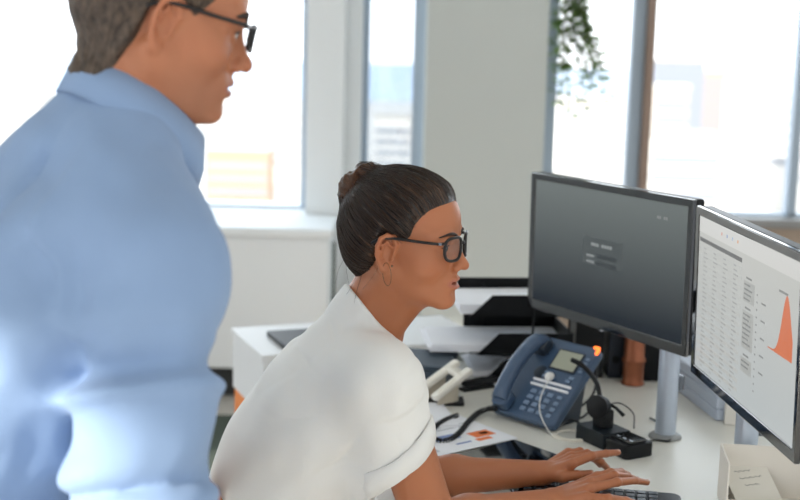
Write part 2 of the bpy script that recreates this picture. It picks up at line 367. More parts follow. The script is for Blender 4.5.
for tx,ty,_ in tips:
    e=P(tx,ty,5.75+R2.uniform(-.08,.08)); e=e-np.array((X(553,5.75),5.75,0)); s0=np.array((R2.uniform(-.04,.04),R2.uniform(-.04,.04),2.03))
    m1=s0+np.array((.10 if tx>570 else .07,0,.03)); m2=np.array((e[0]*.45+.02,e[1]*.5,(e[2]+1.95)/2))
    path=spline([s0,m1,m2,e],7); S_.tube(path,.002,5)
    for i in range(int(len(path)*.48),len(path)):
        for rep in range(5):
            p=np.array(path[i])+np.array([R2.gauss(0,.016) for _ in range(3)]); a=R2.uniform(0,6.28); d=np.array((math.cos(a),math.sin(a)*.8,R2.uniform(-.6,.5))); d/=np.linalg.norm(d)
            l=R2.uniform(.028,.050); wd=l*.34; sd=np.cross(d,(R2.uniform(-.4,.4),R2.uniform(-.4,.4),1)); sd/=np.linalg.norm(sd); up_=np.cross(sd,d)
            L_.cur=R2.randrange(2)
            L_.add([p,p+d*l*.35+sd*wd-up_*.002,p+d*l*.35+up_*.003,p+d*l*.35-sd*wd-up_*.002,p+d*l*.75+sd*wd*.6-up_*.002,p+d*l*.75+up_*.001,p+d*l*.75-sd*wd*.6-up_*.002,p+d*l],[(0,2,1),(0,3,2),(1,2,5,4),(2,3,6,5),(4,5,7),(5,6,7)])
S_.build('stem',mat('stem_green',(96,104,60),rough=.6),hp); L_.build('leaves',leaf_m,hp,smooth=True)
# ----------------------------------------------------------------- cabinet behind her (white top, orange side)
c0=P(233,328,1)*0+PZ(233,328,.735); c1=PZ(263,355,.735)
U=c1-c0; L1=np.linalg.norm(U[:2]); ang=math.atan2(U[1],U[0])
cb=empty('side_cabinet',frame((c0[0],c0[1],0),(U[0],U[1],0),(-U[1],U[0],0)),'white-topped cabinet with an orange side panel behind the seated woman','cabinet')
org_m=mat('orange_panel',(236,140,72),rough=.6,noise=.03,nscale=5); cw_m=mat('cabinet_white',(228,230,232),rough=.45); cg_m=mat('cabinet_grey',(120,128,128),rough=.5)
MB().box(-.005,L1+.005,-.005,.66,.715,.735).build('top_board',cw_m,cb,bevel=.002)
MB().box(0,L1,0,.65,.56,.715).build('upper_case',cw_m,cb,bevel=.002)
MB().box(.004,L1-.004,.004,.65,.0,.56).build('side_panel',org_m,cb,bevel=.002)
f=MB(); f.box(L1,L1+.016,.02,.64,.50,.70); dr=f.build('drawer',cg_m,cb,bevel=.002)
MB().box(L1,L1+.016,.02,.64,.04,.48).build('door',cg_m,cb,bevel=.002)
MB().box(L1+.016,L1+.028,.25,.41,.64,.65).build('handle',metal_m,dr,bevel=.001)
q=PZ(290,335,.74); tr_=empty('folder',frame((q[0],q[1],.7352),(U[0],U[1],0),(-U[1],U[0],0)),'black folder lying on the white-topped cabinet behind the woman','folder')
MB().box(-.03,.17,-.06,.18,0,.014).build('cover',mat('black_card',(24,26,28),rough=.5),tr_,bevel=.002)
MB().box(-.027,.171,-.057,.177,.003,.011).build('pages',mat('page_edge',(228,228,226),rough=.8),tr_)
# ================================================================= desk
dv=np.array((-.148,.989,0)); du=np.array((.989,.148,0)); D0=np.array((.0,2.1,0))  # front edge runs along dv
def DP(u,v): q=D0+du*u+dv*v; return (float(q[0]),float(q[1]))
desk_m=mat('desk_laminate',(226,225,218),rough=.38,noise=.015,nscale=10); blk=mat('black_satin',(17,19,22),rough=.4,spec=.25); pap=mat('white_paper',(238,240,246),rough=.85)
dk=empty('desk',loc(0,0,0),'white office desk holding the monitors, phone and papers','desk')
VE=1.24
MB().prism([DP(0,-.9),DP(1.12,-.9),DP(1.12,VE),DP(0,VE)],.700,.730).build('desktop',desk_m,dk,bevel=.004)
for u,v in((.08,-.82),(1.04,-.82),(.08,VE-.08),(1.04,VE-.08)):
    x,y=DP(u,v); MB().box(x-.025,x+.025,y-.025,y+.025,0,.70).build('leg',metal_m,dk,bevel=.003)
a=DP(1.0,-.8);b_=DP(1.0,VE-.1); MB().prism([a,b_,(b_[0]+.02,b_[1]),(a[0]+.02,a[1])],.35,.70).build('modesty_panel',desk_m,dk)
# cable grommet
q=PZ(577,436,.73); gr=empty('cable_grommet',loc(q[0]-.012,q[1],.7302),'round cream cable grommet in the desktop beside the black headset base','grommet')
b=MB(); n=32; vs=[];fs=[]
for k in range(n):
    a=2*math.pi*k/n
    for r,z in((.044,0),(.044,.003),(.041,.0045),(.033,.004),(.031,.0)): vs.append((r*math.cos(a),r*math.sin(a),z))
fs=[(k*5+j,((k+1)%n)*5+j,((k+1)%n)*5+j+1,k*5+j+1) for k in range(n) for j in range(4)]
b.add(vs,fs); b.build('ring',mat('cream_plastic',(232,228,216),rough=.4),gr,smooth='auto')
MB().lathe([(.031,0.0002),(.031,.0008)],32).build('cap',mat('grommet_grey',(196,196,190),rough=.6),gr)
# ----------------------------------------------------------------- monitors
glossy=mat('piano_black',(10,13,17),rough=.06,coat=.8,spec=.6); arm_m=mat('silver_post',(190,200,214),rough=.35,metal=.4,noise=.05,nscale=80)
def screen_mat(name,build):
    m=bpy.data.materials.new(name); m.use_nodes=True; return m
def monitor(c,yaw,w,h,label,post,scr,chin=.022,tilt=0):
    c=np.array(c); U=(math.cos(yaw),math.sin(yaw),0); N=np.array((math.sin(yaw),-math.cos(yaw),0)); V=np.array((0,0,1))-N*math.sin(tilt)*1.0
    M=frame(c,U,V); root=empty('monitor',M,label,'monitor')
    bz=.017
    MB().rrect(-w/2,w/2,-h/2,h/2,-.030,-.004,.008).build('back_case',blk,root,bevel=.004)
    MB().box(-w/2+.06,w/2-.06,-h/2+.05,h/2-.05,-.05,-.030).build('rear_bulge',blk,root,bevel=.01)
    b=MB(); o=[(-w/2,-h/2),(w/2,-h/2),(w/2,h/2),(-w/2,h/2)]; i=[(-w/2+bz,-h/2+chin),(w/2-bz,-h/2+chin),(w/2-bz,h/2-bz),(-w/2+bz,h/2-bz)]
    vs=[(x,y,-.006) for x,y in o]+[(x,y,.004) for x,y in o]+[(x,y,.0025) for x,y in i]+[(x,y,-.006) for x,y in i]
    fs=[]
    for k in range(4):
        k2=(k+1)%4; fs+=[(k,k2,4+k2,4+k),(4+k,4+k2,8+k2,8+k),(8+k,8+k2,12+k2,12+k),(12+k,12+k2,k2,k)]
    b.add(vs,fs).build('bezel',glossy,root,bevel=.002)
    s=MB().box(-w/2+bz,w/2-bz,-h/2+chin,h/2-bz,-.003,.0005).build('screen',scr,root)
    if post is not None:
        Mi=M.inverted(); px,py=post
        pw=empty('tmp'); bpy.data.objects.remove(pw)
        zt=c[2]+.02
        p=MB().lathe([(.0225,.010),(.0225,zt-.73)],28).build('post',arm_m,root,smooth='auto'); p.matrix_local=Mi@loc(px,py,.73)
        ft=MB().lathe([(.036,0),(.036,.003),(.033,.006),(.024,.010)],40).build('post_foot',mat('grey_foot',(150,152,152),rough=.4,metal=.5),root,smooth='auto'); ft.matrix_local=Mi@loc(px,py,.7301)
        cl=MB(); cl.box(.0215,.034,-.010,.010,.108,.140); k=cl.build('side_clamp',mat('clamp_grey',(110,116,124),rough=.4,metal=.6),root,bevel=.002); k.matrix_local=Mi@loc(px,py,.73,.2)
        A_=np.array((px,py,zt-.03)); B_=c-N*.05; B_[2]=zt-.03
        ar=MB(); ar.tube([A_,(A_+B_)/2+np.array((.03,.01,0)),B_],.014,12); o=ar.build('arm',arm_m,root,smooth='auto'); o.matrix_local=Mi
    return root,s,w/2-bz,h/2-bz,-h/2+chin
def scr_m(name,top,bot,z0,z1,es,rough=.22):
    m=bpy.data.materials.new(name); m.use_nodes=True; nt=m.node_tree; b=nt.nodes['Principled BSDF']; b.inputs['Base Color'].default_value=(.012,.014,.018,1); b.inputs['Roughness'].default_value=rough; b.inputs['Specular IOR Level'].default_value=.22
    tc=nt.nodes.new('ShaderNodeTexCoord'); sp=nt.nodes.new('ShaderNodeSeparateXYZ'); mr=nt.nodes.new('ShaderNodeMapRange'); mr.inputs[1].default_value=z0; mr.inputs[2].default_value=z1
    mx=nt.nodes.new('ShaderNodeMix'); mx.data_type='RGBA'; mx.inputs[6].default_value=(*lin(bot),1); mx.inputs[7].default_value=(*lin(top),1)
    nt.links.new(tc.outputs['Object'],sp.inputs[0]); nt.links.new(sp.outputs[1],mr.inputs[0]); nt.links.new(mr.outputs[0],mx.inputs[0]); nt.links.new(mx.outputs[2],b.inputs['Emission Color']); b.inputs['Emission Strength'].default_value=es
    return m
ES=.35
dark_s=scr_m('login_screen_painted_sheen',(134,142,140),(26,36,46),-.13,.14,ES)  # top-to-bottom fade paints reflection and backlight glow into the emission
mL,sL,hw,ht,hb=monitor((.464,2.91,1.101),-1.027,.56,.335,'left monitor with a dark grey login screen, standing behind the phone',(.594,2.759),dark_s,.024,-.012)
def ink(rgb,name,es=ES): return mat(name,(12,12,12),rough=.3,emit=rgb,es=es)
def panel(root_s,lst,m,name,z=.0007,t=.0002):
    b=MB()
    for x0,x1,y0,y1 in lst: b.box(x0,x1,y0,y1,z,z+t)
    return b.build(name,m,root_s)
# login box, in monitor coordinates (x right, y up, centre 0)
def SL(px,py):
    U=np.array((math.cos(-1.027),math.sin(-1.027),0)); N=np.array((math.sin(-1.027),-math.cos(-1.027),0)); c=np.array((.464,2.91,1.101))
    d=P(px,py,1)-CAM; t=((c-CAM)@N)/(d@N); q=CAM+d*t-c; return q@U,q[2]
x0,y1=SL(584,235); x1,y0=SL(622,272)
panel(sL,[(x0,x1,y0,y1)],ink((90,98,100),'login_box'),'login_box')
txt=ink((190,196,196),'login_text')
L=[]; 
ax,ay=SL(592,241); bx,_=SL(613,246)
n=8
for i in range(n):
    if i==3: continue
    xx=ax+(bx-ax)*i/n; L.append((xx,xx+(bx-ax)/n*.7,ay-.010,ay-.003))
for k in(0,1):
    fx,fy=SL(587,252.5+k*6)
    for i in range(5): L.append((fx+i*.0055,fx+i*.0055+.0040,fy-.007,fy-.002))
for k in range(0,len(L)): panel(sL,[L[k]],txt,'login_letter_block',z=.0010)
fx,fy=SL(597,253); gx,_=SL(617,253)
panel(sL,[(fx,gx,fy-.012,fy-.002),(fx,gx,fy-.029,fy-.019)],ink((66,74,78),'login_field'),'login_field',z=.0009)
tx,ty=SL(658,216); ux,_=SL(669,218); 
panel(sL,[(tx+i*(ux-tx)/5,tx+(i+.7)*(ux-tx)/5,ty-.005,ty+.001) for i in range(5) if i!=2],ink((160,164,164),'corner_text'),'corner_text')
MB().box(-.004,.004,-.335/2-.003,-.335/2+.001,-.002,.0035).build('power_button',metal_m,mL)
# right monitor: spreadsheet
light_s=scr_m('sheet_screen',(214,214,208),(206,212,212),-.13,.14,.44,.3)
RC=np.array((.606,2.241,1.109)); RY=-1.494
mR,sR,hw,ht,hb=monitor(RC,RY,.56,.335,'right monitor showing a pale spreadsheet with an orange curve',(.684,2.44),light_s,.020,-.027)
def SR(px,py):
    U=np.array((math.cos(RY),math.sin(RY),0)); N=np.array((math.sin(RY),-math.cos(RY),0)); 
    d=P(px,py,1)-CAM; t=((RC-CAM)@N)/(d@N); q=CAM+d*t-RC; return float(q@U),float(q[2])
E2=.44
W_=hw*2; x_l=-hw
print('SR',[SR(*q) for q in((702,216),(740,232),(744,262),(775,350),(796,340),(744,300),(735,250))],hw,ht,hb)
# window title strip and toolbar
panel(sR,[(-hw,hw,ht-.030,ht)],ink((226,226,222),'title_strip',E2),'title_strip')
hx=SR(744,262)[0]
panel(sR,[(-hw+.006,hx,ht-.048,ht-.040)],ink((112,112,112),'table_header',E2),'table_header')
rows=[];dig=[];grid=[]
y=ht-.055; r=0
cw=(hx+hw-.006)/4.2
while y>hb+.008:
    if r%2==0: rows.append((-hw+.006,hx,y-.0075,y))
    for k in range(4):
        xx=-hw+.016+k*cw; dig.append((xx+cw*.30,xx+cw*(.52+.10*((r*7+k*3)%3)),y-.0052,y-.0024))
    y-=.0085; r+=1
panel(sR,rows,ink((204,206,202),'table_band',E2),'table_band')
panel(sR,dig,ink((178,180,178),'table_figures',E2),'table_figures',z=.0010)['kind']='stuff'
s0=hx+.014; bl=[];dt=[]
for (a0,a1) in((ht-.075,ht-.112),(ht-.128,ht-.195),(ht-.212,ht-.238)):
    bl.append((s0,s0+.055,a1,a0)); yy=a0-.005
    while yy>a1+.006: dt.append((s0+.004,s0+.004+.030+.010*(int(yy*1e4)%3)/2,yy-.003,yy)); yy-=.0085
    dt.append((s0+.012,s0+.040,a0+.004,a0+.0075))
panel(sR,bl,ink((188,190,186),'summary_block',E2),'summary_block')
for k in range(14): dt.append((s0+.068,s0+.073,ht-.09-k*.013,ht-.087-k*.013))
for k in range(5): dt.append((s0+.092,s0+.112,ht-.10-k*.03,ht-.097-k*.03))
cx0=SR(773,340)[0]; chr_=hw-.02
dt.append((cx0+.02,chr_-.03,ht-.062,ht-.058))
panel(sR,dt,ink((150,152,150),'summary_text',E2),'summary_text',z=.0010)['kind']='stuff'
for i,(c_,nm) in enumerate(zip(((232,120,80),(90,140,210),(110,170,230),(240,150,60)),('orange','blue','sky','amber'))):
    panel(sR,[(-.10+i*.030-.03,-.10+i*.030-.024,ht-.018,ht-.012)],ink(c_,'icon_'+nm,E2),'toolbar_icon')
# orange bell curve
base=SR(775,352)[1]; top=SR(789,297)[1]; pk=SR(789,300)[0]
pts=[]; x=cx0-.02; chr_=SR(794,340)[0]
while x<chr_:
    s=(pk-cx0)/2.3 if x<pk else .03
    pts.append((x,base+.002+(top-base)*math.exp(-((x-pk)/s)**2))); x+=.004
b=MB(); m_=len(pts); b.add([(x,base,.0008) for x,_ in pts]+[(x,y,.0008) for x,y in pts]+[(x,base,.0010) for x,_ in pts]+[(x,y,.0010) for x,y in pts],
   [(i,i+1,m_+i+1,m_+i)[::-1] for i in range(m_-1)]+[(2*m_+i,2*m_+i+1,3*m_+i+1,3*m_+i) for i in range(m_-1)])
b.build('orange_curve',ink((232,128,84),'curve_orange',E2),sR)
# ----------------------------------------------------------------- desk phone
ph_m=mat('phone_slate',(66,88,116),rough=.32,noise=.04,nscale=30); ph_d=mat('phone_dark',(40,50,62),rough=.35); key_m=mat('phone_key',(120,142,170),rough=.35)
A0=PZ(489,408,.749); A1=PZ(545,425,.749); Uh=A1-A0; Uh[2]=0; wP=np.linalg.norm(Uh); Uh/=wP; Vh=np.array((-Uh[1],Uh[0],0)); sl=math.radians(43)
V3=Vh*math.cos(sl)+np.array((0,0,1))*math.sin(sl)
Mp=frame(A0,Uh,V3); wP=.188; dP=.222
ph=empty('desk_phone',Mp,'slate blue office desk phone with its handset lying in the left cradle','telephone')
print('phone',A0,wP,Uh)
MB().rrect(0,wP,0,dP,-.022,0,.012).build('base',ph_m,ph,bevel=.004)
b=MB(); # wedge foot underneath, in world-upright terms
b.add([(.03,.03,-.021),(wP-.03,.03,-.021),(wP-.03,dP-.02,-.021),(.03,dP-.02,-.021)]+[tuple(Mp.inverted()@Vector(tuple((Mp@Vector(v))[:2])+(.7305,))) for v in((.03,.04,-.021),(wP-.03,.04,-.021),(wP-.03,dP-.06,-.021),(.03,dP-.06,-.021))],
   [(0,1,2,3),(7,6,5,4),(0,4,5,1),(1,5,6,2),(2,6,7,3),(3,7,4,0)]); b.build('stand',ph_d,ph)
hx0=.035
# handset: an arch along y in the left third
b=MB(); prof=spline([(hx0-.002,.018,.020),(hx0,.045,.036),(hx0+.002,.11,.046),(hx0+.006,.17,.040),(hx0+.008,.200,.026)],7); n=len(prof); vs=[];fs=[]
for i,q in enumerate(prof):
    t=i/(n-1); wd=.023-.006*math.sin(math.pi*t); hh=.013
    for k in range(16):
        a=2*math.pi*k/16; ex=.6; vs.append((q[0]+wd*np.sign(math.cos(a))*abs(math.cos(a))**ex,q[1],q[2]+hh*np.sign(math.sin(a))*abs(math.sin(a))**ex))
for i in range(n-1):
    for k in range(16): fs.append((i*16+k,i*16+(k+1)%16,(i+1)*16+(k+1)%16,(i+1)*16+k))
fs+=[tuple(range(15,-1,-1))[::-1],tuple((n-1)*16+k for k in range(16))]
b.add(vs,fs); hs=b.build('handset',ph_m,ph,smooth='auto')
MB().rrect(hx0-.022,hx0+.022,.004,.048,.002,.026,.012).build('mouthpiece',ph_m,hs,bevel=.004)
MB().rrect(hx0-.013,hx0+.030,.165,.208,.002,.030,.012).build('earpiece',ph_d,hs,bevel=.004)
MB().lathe([(.017,0),(.017,.002),(.012,.003)],24,c=(hx0+.038,.125,0)).build('speaker_grille',ph_d,ph,smooth='auto')
sx=.078
MB().box(sx+.008,wP-.028,.140,.197,0,.003).build('display_frame',ph_d,ph,bevel=.001)
MB().box(sx+.012,wP-.032,.144,.193,.003,.0036).build('display',mat('lcd_olive',(158,162,146),rough=.25,emit=(158,162,146),es=.05),ph)
for k in range(4): MB().box(wP-.020,wP-.010,.146+k*.012,.153+k*.012,0,.003).build('line_key',key_m,ph,bevel=.001)
for r_ in range(4):
    for c_ in range(3): MB().box(sx+.002+c_*.024,sx+.018+c_*.024,.018+r_*.0165,.029+r_*.0165,0,.004).build('dial_key',key_m,ph,bevel=.002)
for r_ in range(4): MB().box(sx+.078,sx+.092,.018+r_*.0165,.028+r_*.0165,0,.0035).build('function_key',key_m,ph,bevel=.002)
for c_,y_ in((0,.118),(1,.118),(3,.118),(0,.128),(3.2,.128)): MB().box(sx+.006+c_*.022,sx+.020+c_*.022,y_-.004,y_+.004,0,.003).build('soft_key',key_m,ph,bevel=.001)
for y_ in(.088,.101): MB().rrect(sx-.012,wP-.012,y_,y_+.006,0,.0035,.003).build('label_strip',pap,ph)
MB().rrect(wP-.018,wP-.001,dP-.006,dP+.001,.0005,.005,.003).build('message_light',mat('orange_lamp',(255,120,50),rough=.3,emit=(255,112,40),es=1.3),ph,label='glowing orange message light')
MB().rrect(wP-.006,wP+.001,dP-.020,dP-.004,.0005,.005,.003).build('message_light',bpy.data.materials['orange_lamp'],ph,label='glowing orange message light')
# coiled cord
cm=mat('cord_black',(22,24,28),rough=.45)
pth=[tuple(Mp@Vector((hx0-.006,-.002,.012)))]+[tuple(PZ(x,y,z)) for x,y,z in((488,409,.742),(478,413,.739),(468,422,.738),(460,432,.738),(450,439.5,.738),(438,440.5,.738),(431,435,.738),(434,428,.738),(444,421,.738),(457,415.5,.738))]
sp=spline(pth,60); sp=np.array(sp); seg=np.linalg.norm(np.diff(sp,axis=0),axis=1); arc=np.concatenate([[0],np.cumsum(seg)]); 
tt=np.linspace(arc[0],arc[-1],1500); Q=np.stack([np.interp(tt,arc,sp[:,k]) for k in range(3)],1); T=np.gradient(Q,axis=0); T/=np.linalg.norm(T,axis=1)[:,None]; E1=np.cross(T,(0,0,1)); E1/=np.linalg.norm(E1,axis=1)[:,None]; E2_=np.cross(E1,T)
hel=Q+.0052*(np.cos(tt*1150)[:,None]*E1+np.sin(tt*1150)[:,None]*E2_)
hel=hel[::1]; tt2=np.linspace(0,1,len(hel)); 
cord=MB().tube([tuple(q) for q in hel],.0015,5).build('coiled_cord',cm,ph,smooth=True); cord.matrix_local=Mp.inverted()
# white earphone lying over the phone
ew=mat('white_rubber',(236,236,232),rough=.35)
ec=empty('earphone',Mp,'white earphone disc and thin cable draped over the phone keypad','earphone')
MB().lathe([(.011,0),(.012,.003),(.010,.007),(.004,.009)],24,c=(sx+.030,.116,.004)).build('ear_pad',ew,ec,smooth='auto')
MB().tube(spline([(sx+.036,.118,.012),(sx+.040,.10,.013),(sx+.040,.07,.009),(sx+.052,.04,.009),(sx+.075,.012,.007),(sx+.11,-.012,-.01),(sx+.14,-.01,-.03)],8),.0014,8).build('cable',ew,ec,smooth=True)
# ----------------------------------------------------------------- headset and its charging base
bmat=mat('black_plastic_base',(22,30,36),rough=.38,spec=.3); B0=PZ(575,431,.73)
bx=PZ(613,461,.73)
q0=PZ(575,438,.73); q1=PZ(626,461,.73); q2=PZ(651,450,.73)
U1=(q1-q0);U1[2]=0;l1=np.linalg.norm(U1); V1=q2-q1;V1[2]=0; print('base',q0,q1,q2,l1,np.linalg.norm(V1))
Mb=frame((q0[0],q0[1],.7301),U1,(-U1[1],U1[0],0)); l1=max(l1,.16); wb=.075
hb_=empty('charging_dock',Mb,'black headset charging base on the desk in front of the silver post','charging base')
MB().rrect(0,l1*.56,0,wb,0,.034,.004).build('base_block',bmat,hb_,bevel=.002)
MB().rrect(l1*.56+.001,l1,0,wb,0,.030,.010).build('front_block',blk,hb_,bevel=.002)
MB().rrect(l1*.60,l1-.008,.012,wb-.012,.030,.036,.006).build('button_pad',glossy,hb_,bevel=.001)
for k in range(3): MB().box(l1*.66+k*.02,l1*.66+k*.02+.010,.020,.024,.036,.0365).build('button',metal_m,hb_)
MB().rrect(l1*.16,l1*.36,.020,.058,.034,.072,.008).build('charging_cradle',blk,hb_,bevel=.003)
hsn=empty('headset',Mb,'black headset standing upright in the charging base','headset')
Mbi=Mb.inverted(); ecx,ecy,ecz=Mbi@Vector(tuple(P(598,407,2.71))); nw=Mbi.to_3x3()@Vector((-.62,-.78,.12)); nw=tuple(nw)
def disc(mb,c,ax,r,t):
    ax=np.array(ax,float);ax/=np.linalg.norm(ax); c=np.array(c); mb.tube([c-ax*t/2,c-ax*t*.35,c+ax*t*.35,c+ax*t/2],[r*.85,r,r,r*.85],28)
b=MB(); disc(b,(ecx,ecy,ecz),nw,.026,.014); b.build('ear_cushion',blk,hsn,smooth='auto')
b=MB(); disc(b,(ecx-nw[0]*.015,ecy-nw[1]*.015,ecz-nw[2]*.015),nw,.021,.016); b.build('ear_cup',bmat,hsn,smooth='auto')
Mbi=Mb.inverted()
hbp=[tuple(Mbi@Vector(tuple(v))) for v in(P(600,397,2.73),P(597,384,2.76),P(589,372,2.80),P(580,364,2.82),P(572,360,2.84))]
MB().tube(spline(hbp,6),[.0055]*25 ,10).build('headband',blk,hsn,smooth=True)
MB().tube([tuple(Mbi@Vector(tuple(v))) for v in(P(606,402,2.74),P(616,408,2.73),P(624,416,2.72))],[.004,.0035,.0045],10).build('microphone_boom',blk,hsn,smooth=True)
cb_=MB().tube(spline([PZ(612,424,.775),PZ(606,408,.80),PZ(619,403,.80),PZ(633,413,.78),PZ(634,428,.765)],8),.0016,6).build('headset_cable',cm,hsn,smooth=True); cb_.matrix_local=Mbi
def world_obj(name,b,m,label=None,cat=None,group=None,**k): return tag(b.build(name,m,**k),label,cat,group)
world_obj('power_cable',MB().tube(spline([PZ(644,443,.745),PZ(655,440,.735),PZ(668,441,.734),PZ(672,436,.734),PZ(668,428,.734),PZ(650,418,.734)],8),.0025,8),cm,'black power cable from the charging base curling round the post foot','cable',smooth=True)
world_obj('phone_cable',MB().tube(spline([PZ(598,350,.85),PZ(597,372,.80),PZ(594,392,.76),PZ(584,404,.735),PZ(572,410,.734),PZ(566,420,.734)],8),.003,8),cm,'black cable hanging behind the phone and lying beside it','cable',smooth=True)
for k,(pts,lab) in enumerate([([(553,420),(566,413),(580,418),(590,412),(600,418)],'dark cable lying loose between phone and headset base'),([(556,428),(570,420),(584,424),(596,420)],'dark cable curving nearest the phone corner')]):
    world_obj('loose_cable',MB().tube(spline([PZ(x,y,.7345+.004*k) for x,y in pts],8),.0024,8),cm,lab,'cable','loose cables behind the phone',smooth=True)
# ----------------------------------------------------------------- letter tray stack
tm=mat('tray_black',(14,16,18),rough=.45,spec=.2)
def strip(name,poly,z0,z1,m,parent=None): return MB().prism([(float(p[0]),float(p[1])) for p in poly],z0,z1).build(name,m,parent)
T0=np.array(PZ(455,398,.73)); TU=np.array((.96,.10,0)); TU/=np.linalg.norm(TU); TV=np.array((-TU[1],TU[0],0))
Q0=P(475,392,3.19)
def tray(z,x0,x1,y0,y1,label):
    r=empty('letter_tray',frame((Q0[0],3.175,z),TU,TV),label,'letter tray','black letter trays stacked behind the phone')
    b=MB(); b.box(x0,x1,y0,y1,0,.003); b.box(x0+.055,x1,y0,y0+.003,0,.055); b.box(x0,x1,y1-.003,y1,0,.055); b.box(x1-.003,x1,y0,y1,0,.055)
    b.add([(x0,y0,0),(x0+.055,y0,0),(x0+.055,y0,.055),(x0,y0+.003,0),(x0+.055,y0+.003,0),(x0+.055,y0+.003,.055)],[(0,1,2),(5,4,3),(0,2,5,3),(0,3,4,1),(1,4,5,2)])
    b.build('tray_shell',tm,r)
    return r
zs=(.734,.800,.898)
trs=[tray(zs[0],.02,.245,.0,.24,'lowest black letter tray, resting on the desk'),tray(zs[1],.0,.245,.0,.24,'middle black letter tray with papers sticking out'),tray(zs[2],-.02,.245,.0,.24,'topmost black letter tray holding white papers')]
for k,(x,y) in enumerate(((.14,.0),(.235,.01),(.235,.23),(.05,.235))):
    MB().tube([(x,y-.003,-.20),(x,y-.003,.04)],.003,8).build('support_rod',metal_m if False else tm,trs[2])
for i,(z,x0,x1,y0,y1,n) in enumerate(((zs[0]+.004,.00,.235,.02,.22,5),(zs[1]+.004,-.115,.235,.012,.222,9),(zs[2]+.004,-.045,.235,.012,.222,12))):
    nm=('lowest','middle','topmost')[i]
    for k in range(3):
        t=.002*n/3; M=frame((Q0[0],3.175,z+k*(t+.0003)),TU,TV)@Matrix.Rotation(R2.uniform(-.05,.05),4,'Z')
        tag(MB().box(x0+R2.uniform(-.006,.006),x1,y0+.003,y1,0,t).build('paper_stack',pap,M=M),('%s sheaf of white paper in the %s black tray'%(('bottom','middle','upper')[k],nm)),'papers','papers in the letter trays')
# dark storage box beside the sleeve
bq=PZ(420,393,.73)
bxm=mat('blue_grey_box',(52,66,80),rough=.5)
b=empty('storage_box',frame((bq[0]-.03,bq[1]+.02,.7302),(1,-.25,0),(.25,1,0)),'dark blue-grey box behind the white hole punch','box')
MB().box(-.06,.09,0,.16,0,.055).build('box_body',bxm,b,bevel=.003); MB().box(-.062,.092,-.002,.162,.056,.066).build('box_lid',bxm,b,bevel=.002)
# white hole punch: two arms on a wedge
cr_m=mat('cream_white',(240,236,226),rough=.4)
hA0,hA1=P(421,387,2.98),P(457,360,3.04); hB0,hB1=P(434,396,2.93),P(470,368,2.99)
hpn=empty('hole_punch',loc(hA0[0],hA0[1],.7305),'cream-white two-armed hole punch propped in front of the black trays','hole punch')
ho=np.array((hA0[0],hA0[1],.7305))
def bar(p0,p1,wd,th):
    d=p1-p0; L=np.linalg.norm(d); sd=np.cross((0,0,1),d); return frame(p0-ho,d,sd),L
for p0,p1 in((hA0,hA1),(hB0,hB1)):
    Mx,L=bar(p0,p1,.02,.012); o=MB().rrect(-.004,L,-.011,.011,-.012,.002,.006).build('lever_arm',cr_m,hpn,bevel=.003); o.matrix_basis=Mx
    m0=(p0*.85+p1*.15)-ho; m1=(p0*.35+p1*.65)-ho; g=MB(); t=np.array((.004,.006,0))
    g.add([m0+t,m1+t,(m1[0]+t[0],m1[1]+t[1],.008),(m0[0]+t[0],m0[1]+t[1],.008),m0-t,m1-t,(m1[0]-t[0],m1[1]-t[1],.008),(m0[0]-t[0],m0[1]-t[1],.008)],[(0,1,2,3),(7,6,5,4),(0,4,5,1),(1,5,6,2),(2,6,7,3),(3,7,4,0)]); g.build('side_plate',mat('cream_beige',(214,204,186),rough=.5),hpn)
Mx,L=bar((hA0*.22+hA1*.78),(hB0*.22+hB1*.78),.02,.012); o=MB().rrect(-.006,L+.006,-.012,.016,-.013,.001,.005).build('cross_bar',cr_m,hpn,bevel=.003); o.matrix_basis=Mx
fm=(hA0+hB1)/2-ho; MB().box(fm[0]-.045,fm[0]+.045,fm[1]-.03,fm[1]+.03,0,.008).build('foot_plate',blk,hpn,bevel=.002)
# black flat thing between: stapler
sq=PZ(478,388,.732); sg=empty('stapler',frame((sq[0],sq[1],.7303),(.8,.5,0),(-.5,.8,0)),'small dark stapler lying in front of the trays beside the handset','stapler')
MB().box(-.05,.06,-.014,.014,0,.006).build('base_plate',blk,sg,bevel=.002); MB().box(-.045,.06,-.011,.011,.010,.026).build('top_arm',blk,sg,bevel=.004); MB().box(.04,.06,-.010,.010,.004,.012).build('spring_block',metal_m,sg)
# copper vase
cq=PZ(634,386,.73); cop=mat('copper',(158,96,68),rough=.42,metal=.6,noise=.25,nscale=40)
cv=empty('copper_vase',loc(cq[0],cq[1]+.02,.7302),'tall copper-coloured vase behind the left monitor','vase')
MB().lathe([(.028,0),(.030,.004),(.026,.010),(.027,.055),(.030,.060),(.030,.066),(.026,.072),(.024,.15),(.027,.165),(.024,.166),(.020,.12)],32).build('vase_body',cop,cv,smooth='auto')
# black binders / file boxes behind the phone
for k,(px,py,w,h,lab) in enumerate(((594,388,.074,.255,'black lever-arch binder directly behind the phone, leftmost of its row'),(621,389,.036,.245,'dark binder next to the copper vase'),(650,392,.09,.235,'black file box between copper vase and silver post'))):
    q=PZ(px,py,.73); r=empty('binder',frame((q[0],q[1]+.10,.7302),(1,-.0,0),(.0,1,0)),lab,'binder','black binders behind the left monitor')
    MB().box(-w/2,w/2,0,.14,0,h).build('cover',blk if k!=1 else mat('navy_card',(28,36,48),rough=.5),r,bevel=.003)
    MB().box(-w/2+.004,w/2-.004,.006,.136,.004,h+.001).build('paper_block',tm,r)
    MB().lathe([(.010,0),(.010,.002)],20).build('finger_ring',tm,r).matrix_local=Matrix.Translation((0,-.0005,.05))@Matrix.Rotation(math.pi/2,4,'X')
